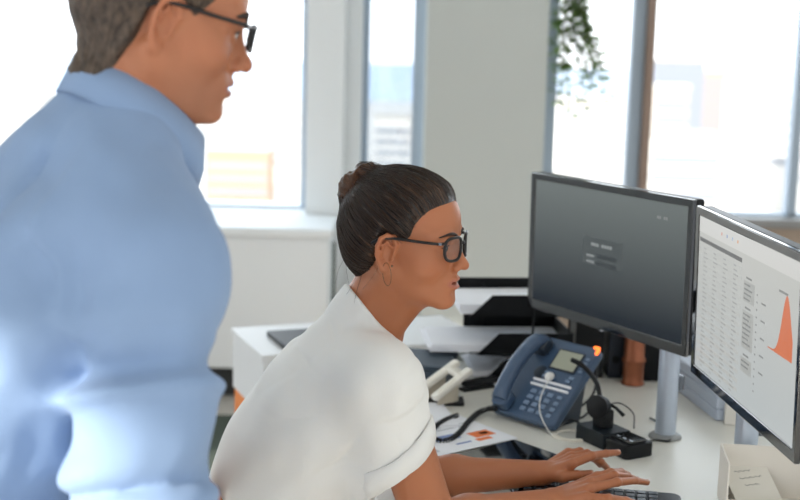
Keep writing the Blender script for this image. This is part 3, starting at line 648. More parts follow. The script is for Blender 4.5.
# ream of paper behind the posts
rq=PZ(716,421,.73)
pb=mat('paper_edge_blue',(214,224,240),rough=.8)
for k in range(3):
    z=.7303+k*.027
    tag(MB().box(0,.205,0,.29,0,.0262).build('paper_ream',pb,M=frame((rq[0],rq[1],z),(1,.15,0),(-.15,1,0))@Matrix.Rotation(R2.uniform(-.02,.02),4,'Z'),bevel=.003),'pale blue-white ream of paper, %s of the pile behind the silver post'%('bottom','middle one','topmost')[k],'paper ream','reams of paper behind the silver post')
# small white box right of the reams
wq=PZ(731,428,.73); tag(MB().box(-.02,.05,0,.06,0,.062).build('small_box',mat('ivory_card',(232,228,220),rough=.7),M=loc(wq[0]+.01,wq[1]+.02,.7302,-.2),bevel=.002),'small ivory box beside the paper reams, in front of the right silver post','box')
# open white paper tray with a handwritten note
nb=PZ(719,500,.73); ivm=mat('ivory_card_tray',(236,230,220),rough=.6)
tq=np.array((.609,2.275,.7303)); 
wt=empty('open_box',frame(tq,(1,-.12,0),(.12,1,0)),'open ivory card box with a handwritten note, at the right end of the desk','box')
WX,WY,WZ=.26,.125,.104
MB().box(0,WX,0,WY,0,.003).build('bottom',ivm,wt)
for nm,bxx in(('side',(0,.003,0,WY,.003,WZ)),('side',(WX-.003,WX,0,WY,.003,WZ)),('side',(0.003,WX-.003,WY-.003,WY,.003,WZ)),('side',(0.003,WX-.003,0,.003,.003,WZ*.35))): MB().box(*bxx).build(nm,ivm,wt)
nt_=empty('note',wt.matrix_world@Matrix.Translation((.028,.030,.012))@Matrix.Rotation(math.radians(28),4,'X')@Matrix.Rotation(.25,4,'Z'),'white paper note with a few lines of grey handwriting, leaning in the open ivory box','note')
MB().box(0,.085,0,.11,0,.0006).build('sheet',mat('note_paper',(228,224,214),rough=.85),nt_)
w_=MB()
for r_,(a,bb) in enumerate(((.020,.055),(.025,.070),(.030,.060))):
    y=.085-r_*.018; w_.tube([(a+i*.0022,y+.0028*math.sin(i*2.1+r_)*math.cos(i*.7),.0012) for i in range(int((bb-a)/.0022))],.0004,4)
w_.build('handwriting',mat('pencil_grey',(110,112,118),rough=.8),nt_)
# ----------------------------------------------------------------- papers and tablet
prt_o=mat('print_orange',(230,120,60),rough=.8); prt_b=mat('print_blue',(120,140,190),rough=.8); prt_g=mat('print_grey',(190,194,202),rough=.8); prt_k=mat('print_dark',(70,60,60),rough=.8)
def sheet(corner,U,V,w,h,z,label,prints=(),group='printed sheets beside the coiled cord',t=.0008):
    r=empty('paper_sheet',frame((corner[0],corner[1],z),U,V),label,'paper sheet',group)
    MB().box(0,w,0,h,0,t).build('sheet',pap,r)
    for m,(x0,x1,y0,y1) in prints: MB().box(x0,x1,y0,y1,t,t+.0003).build('printed_block',m,r)
    return r
# main report: right-hand corner at (517,440), lower corner (452,460)
c1=PZ(518,439,.733); c2=PZ(448,459,.733); c3=PZ(482,425,.733)
Ua=(c2-c1);Ua[2]=0;Ua/=np.linalg.norm(Ua); Va=(c3-c1);Va[2]=0
print('sheet',c1,c2,c3,np.linalg.norm(c2-c1),np.linalg.norm(c3-c1))
def fr2(c,U,V):
    U=np.array(U);U=U/np.linalg.norm(U); V=np.array(V)-U*(U@np.array(V)); V/=np.linalg.norm(V); return U,V
# build with right-handed axes: x along the short edge away, y along the long edge to the left
X_=Va/np.linalg.norm(Va); Y_=np.cross((0,0,1),X_)
if Y_@Ua<0: X_,Y_=Ua,np.cross((0,0,1),Ua)
sheet(c1,X_,Y_,.21,.297,.7345,'printed report with orange and blue blocks, nearest the tablet',[(prt_o,(.050,.085,.02,.075)),(prt_o,(.030,.045,.045,.085)),(prt_b,(.07,.10,.10,.165)),(prt_b,(.035,.042,.10,.14)),(prt_o,(.10,.125,.155,.185)),(prt_g,(.02,.10,.20,.27)),(prt_g,(.13,.135,.03,.12)),(prt_g,(.145,.15,.03,.16)),(prt_k,(.062,.075,.03,.05))])
sheet(c1+X_*.11+Y_*.06,X_,Y_,.21,.297,.7328,'plain report sheet under the printed one',[(prt_g,(.05,.16,.02,.03)),(prt_g,(.05,.16,.04,.05))])
sheet(PZ(455,400,.73),(.2,-1,0),(1,.2,0),.21,-.0+.24,.7315,'white sheet lying under the coiled cord',[(prt_g,(.03,.10,.03,.12))])if False else None
q=PZ(408,398,.73); 
for k in range(4):
    sheet((q[0]-.05+.004*k,q[1]-.28+.006*k),(.97,.10+.03*k,0),(-.1,1,0),.155,.26,.7312+.0018*k,('lowest','second lowest','second topmost','topmost')[k]+' white sheet of the pile beside her sleeve',[(prt_g,(.02,.12,.20,.21)),(prt_g,(.02,.12,.17,.18))] if k==3 else (),'white sheets piled beside her sleeve',t=.0014)
# tablet
tA=PZ(551,456,.733); tB=PZ(514,443,.733); tC=PZ(462,455,.733)
print('tablet',tA,tB,tC,np.linalg.norm(tA-tB),np.linalg.norm(tB-tC))
Yt=tB-tA; Yt[2]=0; Xt=np.cross(Yt,(0,0,1)); 
if Xt@(tC-tB)<0: Yt=-Yt; Xt=-Xt
Mt=frame((tB[0],tB[1],.7362),Xt,-Xt if False else np.cross((0,0,1),Xt))
Vt=np.cross((0,0,1),Xt/np.linalg.norm(Xt)); sgn=1 if Vt@(tA-tB)>0 else -1
tb=empty('tablet',Mt,'black tablet with a glossy screen lying on the papers near her forearm','tablet')
y0,y1=(0,.17) if sgn>0 else (-.17,0)
MB().rrect(0,.245,y0,y1,0,.006,.010).build('case',blk,tb,bevel=.002)
MB().rrect(.004,.241,y0+.004,y1-.004,.006,.0066,.008).build('glass',glossy,tb)
# ----------------------------------------------------------------- keyboard
k0=PZ(545,485,.750); k1=PZ(640,486.5,.750); k2=PZ(689,499,.742)
kU=np.array((.985,-.17,0)); kV=np.array((.17,.985,0))
kr=PZ(668,489,.748)
Mk=frame((kr[0]-.022,kr[1]-.004,.7305),kU,kV)
kb=empty('keyboard',Mk,'black keyboard with pale-topped keys under her hands','keyboard')
KW,KH=.262,.150
MB().rrect(-KW,.045,-KH,.0,0,.014,.018).build('case',blk,kb,bevel=.004)
kt=mat('key_top',(44,52,60),rough=.25,spec=.7)
for r_ in range(6):
    for c_ in range(12):
        x=-KW+.012+c_*.0212; y=-.022-r_*.0205
        MB().box(x,x+.0175,y-.017,y,.014,.0215).build('key',kt,kb,bevel=.0016,seg=1)
MB().box(-.004,-.001,-KH+.01,-.008,.014,.0150).build('silver_line',metal_m,kb)
tag(MB().rrect(-.10,.02,-.06,.02,0,.010,.01).build('wrist_pad',blk,M=loc(*PZ(560,486,.735)[:2],.7302,0.1),bevel=.002),'small black pad showing under her far wrist','wrist pad')
# ----------------------------------------------------------------- her chair
ch=empty('office_chair',loc(-.33,2.17,0),'dark grey office chair the woman sits on','chair')
cf_=mat('chair_fabric',(58,60,66),rough=.9,bump=.3,bscale=300)
MB().rrect(-.22,.24,-.23,.23,.36,.425,.08).build('seat',cf_,ch,bevel=.02)
MB().lathe([(.028,.07),(.028,.36)],20).build('gas_column',blk,ch,smooth='auto')
for k in range(5):
    a=2*math.pi*k/5+.3; MB().tube([(0,0,.09),(.16*math.cos(a),.16*math.sin(a),.085),(.30*math.cos(a),.30*math.sin(a),.065)],[.022,.018,.014],10).build('leg',blk,ch,smooth='auto')
    MB().lathe([(.022,0),(.026,.01),(.026,.04),(.015,.052)],16,c=(.30*math.cos(a),.30*math.sin(a),.001)).build('caster',blk,ch,smooth='auto')
# ================================================================= people
def ear_sdf(q):
    """q: local head coords with y=|y|"""
    c=np.array((-.010,.076,-.013))
    # tilt the ear: rotate about y (backwards) and z (flare out)
    d=(q-c)/1.0; t=math.radians(12); x=d[:,0]*math.cos(t)-d[:,2]*math.sin(t); z=d[:,0]*math.sin(t)+d[:,2]*math.cos(t)
    f=math.radians(22); y=d[:,1]*math.cos(f)+x*math.sin(f); x2=x*math.cos(f)-d[:,1]*math.sin(f)
    e=np.stack([x2,y,z],1)
    pts=[(.011,-.002,.004),(.013,0,.016),(.006,.002,.0275),(-.006,.003,.030),(-.015,.003,.022),(-.0175,.003,.008),(-.0150,.002,-.006),(-.009,.001,-.018),(-.001,0,-.0275)]
    o=ell(e,(-.003,-.0045,.004),(.015,.0035,.025))
    for a,b in zip(pts[:-1],pts[1:]): o=smin(o,cap(e,np.array(a)+(0,.0015,0),np.array(b)+(0,.0015,0),.0040),.002)
    o=smin(o,ell(e,(.002,0,-.026),(.0065,.0035,.0075)),.004)
    ah=[(.006,-.001,.010),(-.004,.001,.019),(-.009,.001,.010),(-.008,.001,-.004),(-.002,0,-.013)]
    for a,b in zip(ah[:-1],ah[1:]): o=smin(o,cap(e,np.array(a)+(0,.0015,0),np.array(b)+(0,.0015,0),.0028),.002)
    o=smax(o,-ell(e,(.002,.0045,-.002),(.0095,.0075,.0130)),.003)
    o=smin(o,cap(e,(.0115,-.001,-.010),(.0125,-.001,.000),.003),.003) # tragus
    return o
def head_base(q,male):
    y=q.copy(); y[:,1]=np.abs(y[:,1]); w=1.05 if male else 1.0
    d=ell(q,(-.010,0,.034),(.092,.075*w,.081))
    d=smin(d,ell(q,(-.046,0,.004),(.058,.062,.062)),.03)
    d=smin(d,ell(q,(.024,0,-.018),(.060,.061*w,.082)),.022)
    d=smin(d,ell(q,(.040,0,.040),(.046,.056,.046)),.022)
    d=smin(d,sph(y,(.046,.044*w,-.030) if male else (.045,.041,-.032),.020 if male else .023),.028 if male else .036)               # cheekbone
    jr=.019 if male else .0145
    d=smin(d,cap(y,(-.004,(.050 if male else .047)*w,-.054 if male else -.050),(.066,.012,-.098),jr,.014),.022 if male else .026)
    d=smin(d,ell(q,(.030,0,-.080),(.045,.040,.022)),.02)
    d=smin(d,sph(y,(.076,.006 if male else .003,-.099),.0125),.014) # chin
    d=smin(d,ell(q,(.066,0,-.066),(.024,.028,.026)),.016)
    return d
def head_sdf(q,male=False,open_mouth=.0035):
    y=q.copy(); y[:,1]=np.abs(y[:,1])
    d=head_base(q,male)
    # eye sockets
    d=smax(d,-ell(y,(.091,.031,-.003),(.0165,.019,.0125)),.012)
    br=.0085 if male else .0065
    d=smin(d,cap(y,(.080,.008,.0145),(.0745,.032,.0185),br,.007),.014)
    d=smin(d,cap(y,(.0745,.032,.0185),(.060,.048,.010),.007),.014)
    # nose
    d=smin(d,cap(q,(.072,0,.006),(.083,0,-.032),.0085,.0125),.008)
    d=smin(d,cap(q,(.081,0,.008),(.098,0,-.026),.0062,.0072),.010)
    d=smin(d,sph(q,(.1040,0,-.0345),.0092 if male else .0082),.009)
    d=smin(d,sph(y,(.0925,.0105,-.0390),.0072),.006)
    d=smin(d,cap(q,(.088,0,-.043),(.084,0,-.050),.006),.006)
    d=smax(d,-sph(y,(.094,.0062,-.0455),.0032),.003)
    # lips
    d=smin(d,cap(y,(.0905,.004,-.0590),(.0775,.022,-.0655),.0055,.003),.005)
    d=smin(d,cap(y,(.0895,.004,-.0740),(.0765,.021,-.0680),.0068,.003),.005)
    if open_mouth: d=smax(d,-ell(q,(.094,0,-.0662),(.014,.016,open_mouth)),.003)
    d=smax(d,-ell(q,(.0955,0,-.0835),(.0075,.014,.0045)),.009)
    # eyelids round the eyeball
    e=sph(y,(.0695,.031,-.003),.0142)
    gap=np.abs(y[:,2]+.0035)-.0042*np.sqrt(np.clip(1-((y[:,1]-.031)/.0120)**2,0,1))
    e=smax(e,-np.maximum(gap,-(y[:,0]-.0775)),.0012)
    d=smin(d,e,.003)
    d=smin(d,ear_sdf(y),.004)
    return d
SK_F=np.array(lin((178,112,76))); SK_M=np.array(lin((176,114,82)))
def head_paint(q,base,male):
    """permanent colouring: lips, cheeks, stubble"""
    c=np.tile(base,(len(q),1)); y=np.abs(q[:,1])
    zc=-.0665+.0*y; lip=np.clip(1.3-np.sqrt(((q[:,2]-zc)/.0100)**2+(y/.025)**2)*1.25,0,1)*np.clip((q[:,0]-.074)/.004,0,1)
    lc=np.array(lin((172,102,84) if not male else (158,96,80))); c=c+(lc-c)*np.clip(lip*3,0,1)[:,None]*.85
    red=np.exp(-(((q[:,0]-.055)/.03)**2+((y-.045)/.02)**2+((q[:,2]+.035)/.02)**2))*.25+np.exp(-((q-np.array((.104,0,-.036)))**2).sum(1)/.012**2)*.25
    red=red+np.exp(-(((q[:,0]+.006)/.02)**2+((y-.085)/.010)**2+((q[:,2]+.010)/.03)**2))*.3
    c=c*(1-red[:,None]*np.array((0,.30,.34)))
    if male:
        st=np.clip(1.2-np.sqrt(((q[:,0]-.06)/.06)**2+((q[:,2]+.085)/.045)**2),0,1)
        c=c*(1-st[:,None]*np.array((.18,.14,.08)))
    return c
skin_f=mat('skin_woman',(200,140,105),rough=.42,sss=.12,bump=.12,bscale=900,spec=.45); attr_color(skin_f)
skin_m=mat('skin_man',(205,150,120),rough=.45,sss=.12,bump=.12,bscale=700,spec=.4); attr_color(skin_m)
eye_m=mat('eye_white',(196,186,178),rough=.1,spec=.6); iris_m=mat('iris_brown',(52,30,18),rough=.08,coat=1)
frame_m=mat('dark_acetate',(20,18,20),rough=.28,coat=.1,spec=.4)
lens_m=glass_mat('spectacle_lens',(.97,.98,.99))
gold_m=mat('earring_metal',(120,104,84),rough=.25,metal=1)
def hair_mat(name,dark,light,gloss=.35,scale=60,stretch=True):
    m=mat(name,dark,rough=gloss,spec=.42); nt=m.node_tree; b=nt.nodes['Principled BSDF']
    b.inputs['Anisotropic'].default_value=0
    a=nt.nodes.new('ShaderNodeAttribute'); a.attribute_name='flow'
    n=nt.nodes.new('ShaderNodeTexNoise'); n.inputs['Scale'].default_value=1; n.inputs['Detail'].default_value=5; n.inputs['Roughness'].default_value=.7
    mp=nt.nodes.new('ShaderNodeMapping'); mp.inputs['Scale'].default_value=(scale,6,0) if stretch else (scale,scale,scale)
    nt.links.new(a.outputs['Vector'],mp.inputs['Vector']); nt.links.new(mp.outputs[0],n.inputs['Vector'])
    r=nt.nodes.new('ShaderNodeValToRGB'); r.color_ramp.elements[0].position=.38; r.color_ramp.elements[0].color=(*lin(dark),1); r.color_ramp.elements[1].position=.72; r.color_ramp.elements[1].color=(*lin(light),1)
    nt.links.new(n.outputs['Fac'],r.inputs[0]); nt.links.new(r.outputs[0],b.inputs['Base Color'])
    bp=nt.nodes.new('ShaderNodeBump'); bp.inputs['Strength'].default_value=.7; bp.inputs['Distance'].default_value=.0025
    nt.links.new(n.outputs['Fac'],bp.inputs['Height']); nt.links.new(bp.outputs[0],b.inputs['Normal'])
    return m
class Head:
    def __init__(s,c,yaw,pitch,roll=0,scale=1.,male=False,om=.0035):
        s.c=np.array(c);s.R=rotm(yaw,pitch,roll);s.s=scale;s.male=male;s.om=om
    def to(s,p): return (p-s.c)@s.R/s.s
    def w(s,q): return s.R@(np.array(q)*s.s)+s.c
    def M(s):
        R=s.R*s.s; return Matrix(((*R[0],s.c[0]),(*R[1],s.c[1]),(*R[2],s.c[2]),(0,0,0,1)))
    def sdf(s,p): return head_sdf(s.to(p),s.male,s.om)*s.s
    def base(s,p): return head_base(s.to(p),s.male)*s.s
def relM(parent,M): return WM(parent).inverted()@M
def eyes_glasses(root,H,fr_col,round_=.9,gl_label=None):
    Mh=relM(root,H.M())
    for sy in(-1,1):
        b=MB(); b.ball((.0700,.031*sy,-.003),.0119,20); e=b.build('eye',eye_m,root,smooth=True); e.matrix_local=Mh
        b=MB(); b.ball((.0778,.0305*sy,-.0038),(.0050,.0060,.0060),16); ev=MB(); ev.tube([(.0725+.0105*math.cos(t),(.031+.0135*math.sin(t))*sy,.0015-.0035*abs(math.sin(t))**2) for t in np.linspace(-1.3,1.3,14)],[.0004]+[.0011]*12+[.0004],6); ev=ev.build('eyelashes',brow_m,root,smooth=True); ev.matrix_local=Mh; i=b.build('iris',iris_m,e,smooth=True)
    # eyebrows: tapering ridges
    def brow(sy):
        def onskin(q):
            o=np.array((.02,q[1]*.55,q[2])); d=np.array(q)-o; L=np.linalg.norm(d); d/=L; t=np.linspace(.01,.12,220); v=head_sdf(o+t[:,None]*d,H.male,0); return o+d*(t[int(np.argmax(v>0))]-.0002)
        pts=spline([onskin(q) for q in ((.0915,.011*sy,.0175 if not H.male else .0155),(.0895,.022*sy,.0205),(.0830,.036*sy,.0218),(.0695,.050*sy,.0165))],6); n=len(pts)
        b=MB()
        vs=[];fs=[]
        for i,p in enumerate(pts):
            hgt=(.0052 if H.male else .0030)*math.sin(math.pi*(.18+.80*(i/(n-1))))**.6
            for k in range(8):
                a=2*math.pi*k/8; vs.append((p[0]+.0022*math.cos(a),p[1]+.0010*math.cos(a)*sy,p[2]+hgt*math.sin(a)))
        for i in range(n-1):
            for k in range(8): fs.append((i*8+k,i*8+(k+1)%8,(i+1)*8+(k+1)%8,(i+1)*8+k))
        b.add(vs,fs); o=b.build('eyebrow',brow_m,root,smooth=True); o.matrix_local=Mh
    brow(1);brow(-1)
    # eyelashes for her
def make_glasses(H,label,m,w=.0240,h=.0195,x=.099,thick=.0027,zoff=-.003,ear=(-.020,.081,.004),group=None,temple_r=(.0016,.0026)):
    root=empty('eyeglasses',H.M(),label,'glasses')
    f=MB()
    for sy in(-1,1):
        pts=[]
        for k in range(32):
            a=2*math.pi*k/32; ca,sa=math.cos(a),math.sin(a)
            ex=.75; yy=.0335*sy+w*abs(ca)**ex*np.sign(ca); zz=zoff+h*abs(sa)**ex*np.sign(sa)+(.002*abs(ca) if sa>0 else 0)
            pts.append((x-.0105*((yy/.06)**2)*1.4,yy,zz))
        f.tube(pts,thick,8,closed=True)
        l=MB(); l.add([(p[0],p[1],p[2]) for p in pts]+[(p[0]-.0012,p[1],p[2]) for p in pts],[tuple(range(32)),tuple(range(63,31,-1))]+[(i,i+32,(i+1)%32+32,(i+1)%32) for i in range(32)])
        l.build('lens',lens_m,root)
    f.tube(spline([(x-.001,-.0085,zoff+.006),(x+.001,0,zoff+.009),(x-.001,.0085,zoff+.006)],4),thick*.9,8)
    f.build('rim',m,root,smooth=True)
    for sy in(-1,1):
        t=MB(); x1=x-.0175
        t.tube(spline([(x1+.004,.0600*sy,zoff+.012),(x1-.006,.0700*sy,zoff+.0125),(.045,.0745*sy,zoff+.0135),(.005,.0800*sy,.0125),(-.018,.0850*sy,.0110),(-.034,.0845*sy,.0015)],6),temple_r[1],8)
        t.build('temple',m,root,smooth=True)
        b=MB(); b.box(x1-.004,x1+.002,.0688*sy-.002,.0688*sy+.002,zoff+.0105,zoff+.0145); b.build('hinge',metal_m,root,bevel=.0005)
    return root
def ear_pt(e,sy,k): return (e[0]-.004*k,(e[1]-.003*k)*sy,e[2]-.016*k)
brow_m=mat('eyebrow_hair',(46,30,22),rough=.6,noise=.4,nscale=800)
def finger(p,pts,r):
    """pts: 4 world points mcp,pip,dip,tip; r: radii"""
    o=None
    for a,b,ra,rb in zip(pts[:-1],pts[1:],r[:-1],r[1:]):
        c=cap(p,a,b,ra,rb); o=c if o is None else smin(o,c,.003)
    o=smin(o,sph(p,pts[1],r[1]*1.06),.003)
    return o
def hand_sdf(p,wrist,fore,fingers,thumb,k=.010):
    """wrist point, forearm direction point, fingers list of 4 joint lists index..pinky, thumb 4 points"""
    wrist=np.array(wrist); o=None
    R=[(.0090,.0082,.0072,.0060),(.0092,.0084,.0073,.0060),(.0088,.0078,.0068,.0057),(.0080,.0069,.0060,.0050)]
    m=[np.array(f[0]) for f in fingers]
    mid=sum(m)/4; side=(m[0]-m[3]); side/=np.linalg.norm(side)
    for i,f in enumerate(m):
        w0=wrist+side*(.017-.011*i)
        c=cap(p,w0,f,.0125,.0098); o=c if o is None else smin(o,c,.010)
    o=smin(o,cap(p,wrist+side*.016,np.array(thumb[1]),.0130,.0100),.014)
    t=finger(p,thumb[1:],(.0098,.0088,.0070)); 
    o=smin(o,t,.006)
    for f,r in zip(fingers,R): o=smin(o,finger(p,f,r),.005)
    return o
def nails(root,lst,m):
    """lst: (dip,tip,radius,up)"""
    for a,b,r,up in lst:
        a=np.array(a);b=np.array(b); d=b-a;d/=np.linalg.norm(d); up=np.array(up,float); up-=d*(up@d); up/=np.linalg.norm(up); s=np.cross(up,d)
        c=b-d*.001+up*(r*.62)
        mb=MB(); mb.ball((0,0,0),(.0056,.0046,.0028),14); o=mb.build('fingernail',m,root,smooth=True)
        o.matrix_local=relM(root,Matrix(((d[0],s[0],up[0],c[0]),(d[1],s[1],up[1],c[1]),(d[2],s[2],up[2],c[2]),(0,0,0,1))))
nail_m=mat('nail',(214,164,142),rough=.2,coat=.4)
LIMB=dict
# ----------------------------------------------------------------- the seated woman
def build_woman():
    H=Head(P(408,239,2.15),math.radians(-20),math.radians(1.5),0,.975,False,.0028)
    yaw=math.radians(12); fw=np.array((math.cos(yaw),math.sin(yaw),0)); rt=np.array((math.sin(yaw),-math.cos(yaw),0)); up=np.array((0,0,1.))
    N0=P(360,322,2.19)                      # base of the neck
    shR=N0+rt*.158+up*-.052+fw*.012; shL=N0-rt*.158+up*-.045+fw*.012
    Nc=P(368,318,2.19); A=fw*.78+up*.62; A/=np.linalg.norm(A)
    pel=np.array((-.315,2.17,.56)); elR=np.array((.072,2.075,.785)); wrR=PZ(551,502,.776)
    elL=PZ(418,477,.772); wrL=PZ(543,473,.772)
    root=empty('person',loc(-.30,2.17,.0),'woman with dark hair in a bun, white short-sleeved blouse, leaning over the desk typing','person')
    Rf=[[PZ(597,477,.803),PZ(611,473,.806),PZ(621,472,.792),PZ(628,475,.776)],
        [PZ(592,482.5,.804),PZ(614,475.5,.807),PZ(628,477,.792),PZ(637,480,.776)],
        [PZ(589,489,.800),PZ(617,482,.804),PZ(635,480.5,.792),PZ(647,482.5,.776)],
        [PZ(586,497,.793),PZ(609,498,.798),PZ(626,500,.786),PZ(639,504,.772)]]
    Rt=[wrR,PZ(576,487,.782),PZ(594,479,.777),PZ(612,480,.766)]
    Lf=[[PZ(571,464,.800),PZ(592,456,.808),PZ(606,453.5,.806),PZ(618,452.5,.802)],
        [PZ(572,460,.800),PZ(591,456,.802),PZ(601,462,.788),PZ(607,468,.772)],
        [PZ(571,456.5,.796),PZ(587,453.5,.797),PZ(595,459,.785),PZ(600,465,.770)],
        [PZ(568,453,.789),PZ(580,451,.790),PZ(588,455,.780),PZ(593,460,.768)]]
    Lt=[wrL,PZ(562,477,.781),PZ(577,475.5,.781),PZ(591,473.5,.779)]
    for nm,fs in(('R',Rf),('L',Lf)):
        print(nm,[round(sum(np.linalg.norm(f[i+1]-f[i]) for i in range(3)),3) for f in fs],'palm',[round(float(np.linalg.norm(f[0]-(wrR if nm=='R' else wrL))),3) for f in fs],'width',np.linalg.norm(fs[0][0]-fs[3][0]))
    print('thumbs',[np.linalg.norm(np.subtract(t[i+1],t[i])) for t in(Rt,Lt) for i in range(3)], 'forearm',np.linalg.norm(elR-wrR),np.linalg.norm(elL-wrL),'upper',np.linalg.norm(shR-elR),np.linalg.norm(shL-elL),'sh',shR,shL,N0,'head',H.c)
    nk=H.w((-.024,0,-.055)); chest=N0+fw*.03-up*.14+fw*-.05
    sp=N0*.55+pel*.45
    def arms(p):
        d=None
        for s,e,w in((shR,elR,wrR),(shL,elL,wrL)):
            a=cap(p,s-up*.008,e-np.array((.008,0,0)),.047,.044)
            m=e+(w-e)*.28; a=smin(a,cap(p,e,m,.036,.0365),.02); a=smin(a,cap(p,m,w,.0365,.0235),.02)
            d=a if d is None else np.minimum(d,a)
        return d
    def hands(p):
        return np.minimum(hand_sdf(p,wrR,elR,Rf,Rt),hand_sdf(p,wrL,elL,Lf,Lt))
    def torso(p):
        d=cap(p,pel,sp,.100,.098); d=smin(d,cap(p,sp,N0-up*.12-fw*.03,.105,.085),.08)
        d=smin(d,cap(p,shR-up*.015,shL-up*.015,.036),.05); return d
    def neck(p):
        d=cap(p,nk,Nc-A*.01,.050,.052); d=smin(d,cap(p,Nc-A*.01,N0-up*.06+fw*.01,.050,.045),.03); d=smin(d,cap(p,H.w((.03,0,-.075)),N0+fw*.02-up*.02,.028,.040),.03)
        # sternomastoid ridge and collarbones
        d=smin(d,cap(p,H.w((-.02,-.055,-.045)),N0+fw*.060-up*.03,.012,.010),.018)
        d=smin(d,cap(p,H.w((-.02,.055,-.045)),N0+fw*.060-up*.03,.012,.010),.018)
        return smin(d,cap(p,N0+up*-.06-fw*.01,shR+up*-.02,.04,.035),.04)
    def body(p): return smin(smin(torso(p),neck(p),.03),smin(arms(p),hands(p),.012),.02)
    def headneck(p): return smin(H.sdf(p),neck(p),.022)
    def near(fn,lo,hi):
        lo=np.array(lo);hi=np.array(hi)
        def g(p):
            q=np.maximum(np.maximum(lo-p,p-hi),0); o=np.linalg.norm(q,axis=1)+.02; m=o<.04
            if m.any(): o[m]=fn(p[m])
            return o
        return g
    def full(p):
        o=smin(torso(p),smin(arms(p),hands(p),.012),.03); o=smin(o,neck(p),.03); return o
    hl=H.c+np.array((-.14,-.15,-.20)); hh=H.c+np.array((.15,.14,.16))
    fl=np.minimum(wrR,wrL)+np.array((-.015,-.10,-.06)); fh=np.array((.60,2.60,.86))
    cutx=min(wrR[0],wrL[0])-.012
    def paint(V):
        c=np.tile(SK_F,(len(V),1)); m=np.linalg.norm(V-H.c,axis=1)<.17; c[m]=head_paint(H.to(V[m]),SK_F,False); return {'paint':c}
    zc=hl[2]+.02
    def whole(p):
        o=smin(torso(p),smin(arms(p),neck(p),.02),.03)
        m=np.linalg.norm(p-H.c,axis=1)<.21
        if m.any(): o[m]=smin(o[m],H.sdf(p[m]),.022)
        m=(p[:,0]>cutx-.09)&(p[:,2]>.70)&(p[:,2]<.87)
        if m.any(): o[m]=smin(o[m],hands(p[m]),.012)
        return o
    body_o=sdf_object('body',[(whole,(-.50,1.88,.44),(.62,2.62,1.42),.0021)],skin_f,root,paint,1)
    body_o['label']='tanned skin of face, neck, bare arms and hands'
    eyes_glasses(root,H,None)
    # nails on the visible fingers
    upn=(0,0,1)
    nails(root,[(f[2],f[3],r,np.array((0.25,-.35,1))) for f,r in zip(Rf,(.006,.006,.0057,.005))]+[(Lt[2],Lt[3],.007,(-.1,-.8,.6)),(Lf[0][2],Lf[0][3],.006,(0,-.3,1)),(Lf[1][2],Lf[1][3],.006,(.5,-.2,.8))],nail_m)
    # ---------------- hair: slicked back cap + bun
    bun=np.array((-.096,0,.080))
    def hl_z(x,y):
        h=np.interp(x,[-.12,-.06,-.038,-.028,-.016,.002,.008,.020,.028,.034,.045,.055,.066,.078,.095],[-.085,-.075,-.055,-.030,.012,.016,.008,.008,.018,.036,.052,.062,.068,.073,.084])
        return h+.010*(1-np.clip(np.abs(y)/.05,0,1))*(x>.03)*0
    def flow(q):
        a=bun/np.linalg.norm(bun); e1=np.array((0,1.,0)); e2=np.cross(a,e1); v=q-np.array((-.01,0,.02)); al=v@a
        az=np.arctan2(v@e2,v@e1); r=np.linalg.norm(v,axis=1)+1e-9; pol=np.arccos(np.clip(al/r,-1,1)); return az,pol
    def hair(p):
        q=H.to(p); b=head_base(q,False); t=np.clip((q[:,2]-hl_z(q[:,0],q[:,1]))*.32,-.01,.0105)
        back=np.clip((-q[:,0]-.02)/.06,0,1)*np.clip((q[:,2]+.09)/.05,0,1); t=np.where(t>0,t*(1+.45*back),t)
        az,pol=flow(q); g=(np.sin(az*46+3*np.sin(az*9)+2*pol)*.5+np.sin(az*97+5*np.sin(pol*3))*.35)*.0009*np.clip(pol*1.6,0,1)
        d=b-t+g*(t>.002)
        # nape strands
        d=smin(d,ell(q,(-.070,0,-.030),(.036,.050,.050)),.02)
        c=q-bun; ang=np.arctan2(c[:,2],c[:,0]+.3*c[:,1]); rad=np.linalg.norm(c,axis=1)
        w=np.sin(ang*9+c[:,1]*260+2*np.sin(rad*180))*.0016+np.sin(ang*21+rad*500)*.0007
        bn=ell(q,bun+np.array((-.010,0,-.006)),(.025,.027,.033)); bn=smin(bn,ell(q,bun+np.array((.014,0,.029)),(.022,.021,.0165)),.004)
        bn=smin(bn,ell(q,bun+np.array((-.006,-.014,.004)),(.020,.014,.024)),.003)
        d=smin(d,bn+w,.006)
        return d*.9
    def hpaint(V):
        q=H.to(V); az,pol=flow(q); c=q-bun; nb=(np.linalg.norm(c,axis=1)<.042)&(c[:,0]<.030)&(head_base(q,False)>.012)
        u=np.where(nb,np.arctan2(c[:,2],c[:,0])*1.2+c[:,1]*18,az); v=np.where(nb,c[:,1]*20,pol)
        return {'bun':np.clip(1.3-np.linalg.norm(c*np.array((1,1,.8)),axis=1)/.040,0,1)*1.0,'flow':np.stack([np.cos(az)*1.6+np.where(nb,u,0),v*.4,np.sin(az)*1.6],1)}
    hm=hair_mat('dark_brown_hair',(17,12,11),(112,80,58),.25,26)
    for n in hm.node_tree.nodes:
        if n.type=='MAPPING': n.inputs['Scale'].default_value=(30,2.5,30)
    hn=hm.node_tree; rm=[n for n in hn.nodes if n.type=='VALTORGB'][0]; rm.color_ramp.elements[0].position=.47; rm.color_ramp.elements[1].position=.72
    ba=hn.nodes.new('ShaderNodeAttribute'); ba.attribute_name='bun'; bx=hn.nodes.new('ShaderNodeMix'); bx.data_type='RGBA'
    r2=hn.nodes.new('ShaderNodeValToRGB'); r2.color_ramp.elements[0].position=.38; r2.color_ramp.elements[0].color=(*lin((62,38,26)),1); r2.color_ramp.elements[1].position=.68; r2.color_ramp.elements[1].color=(*lin((150,100,68)),1)
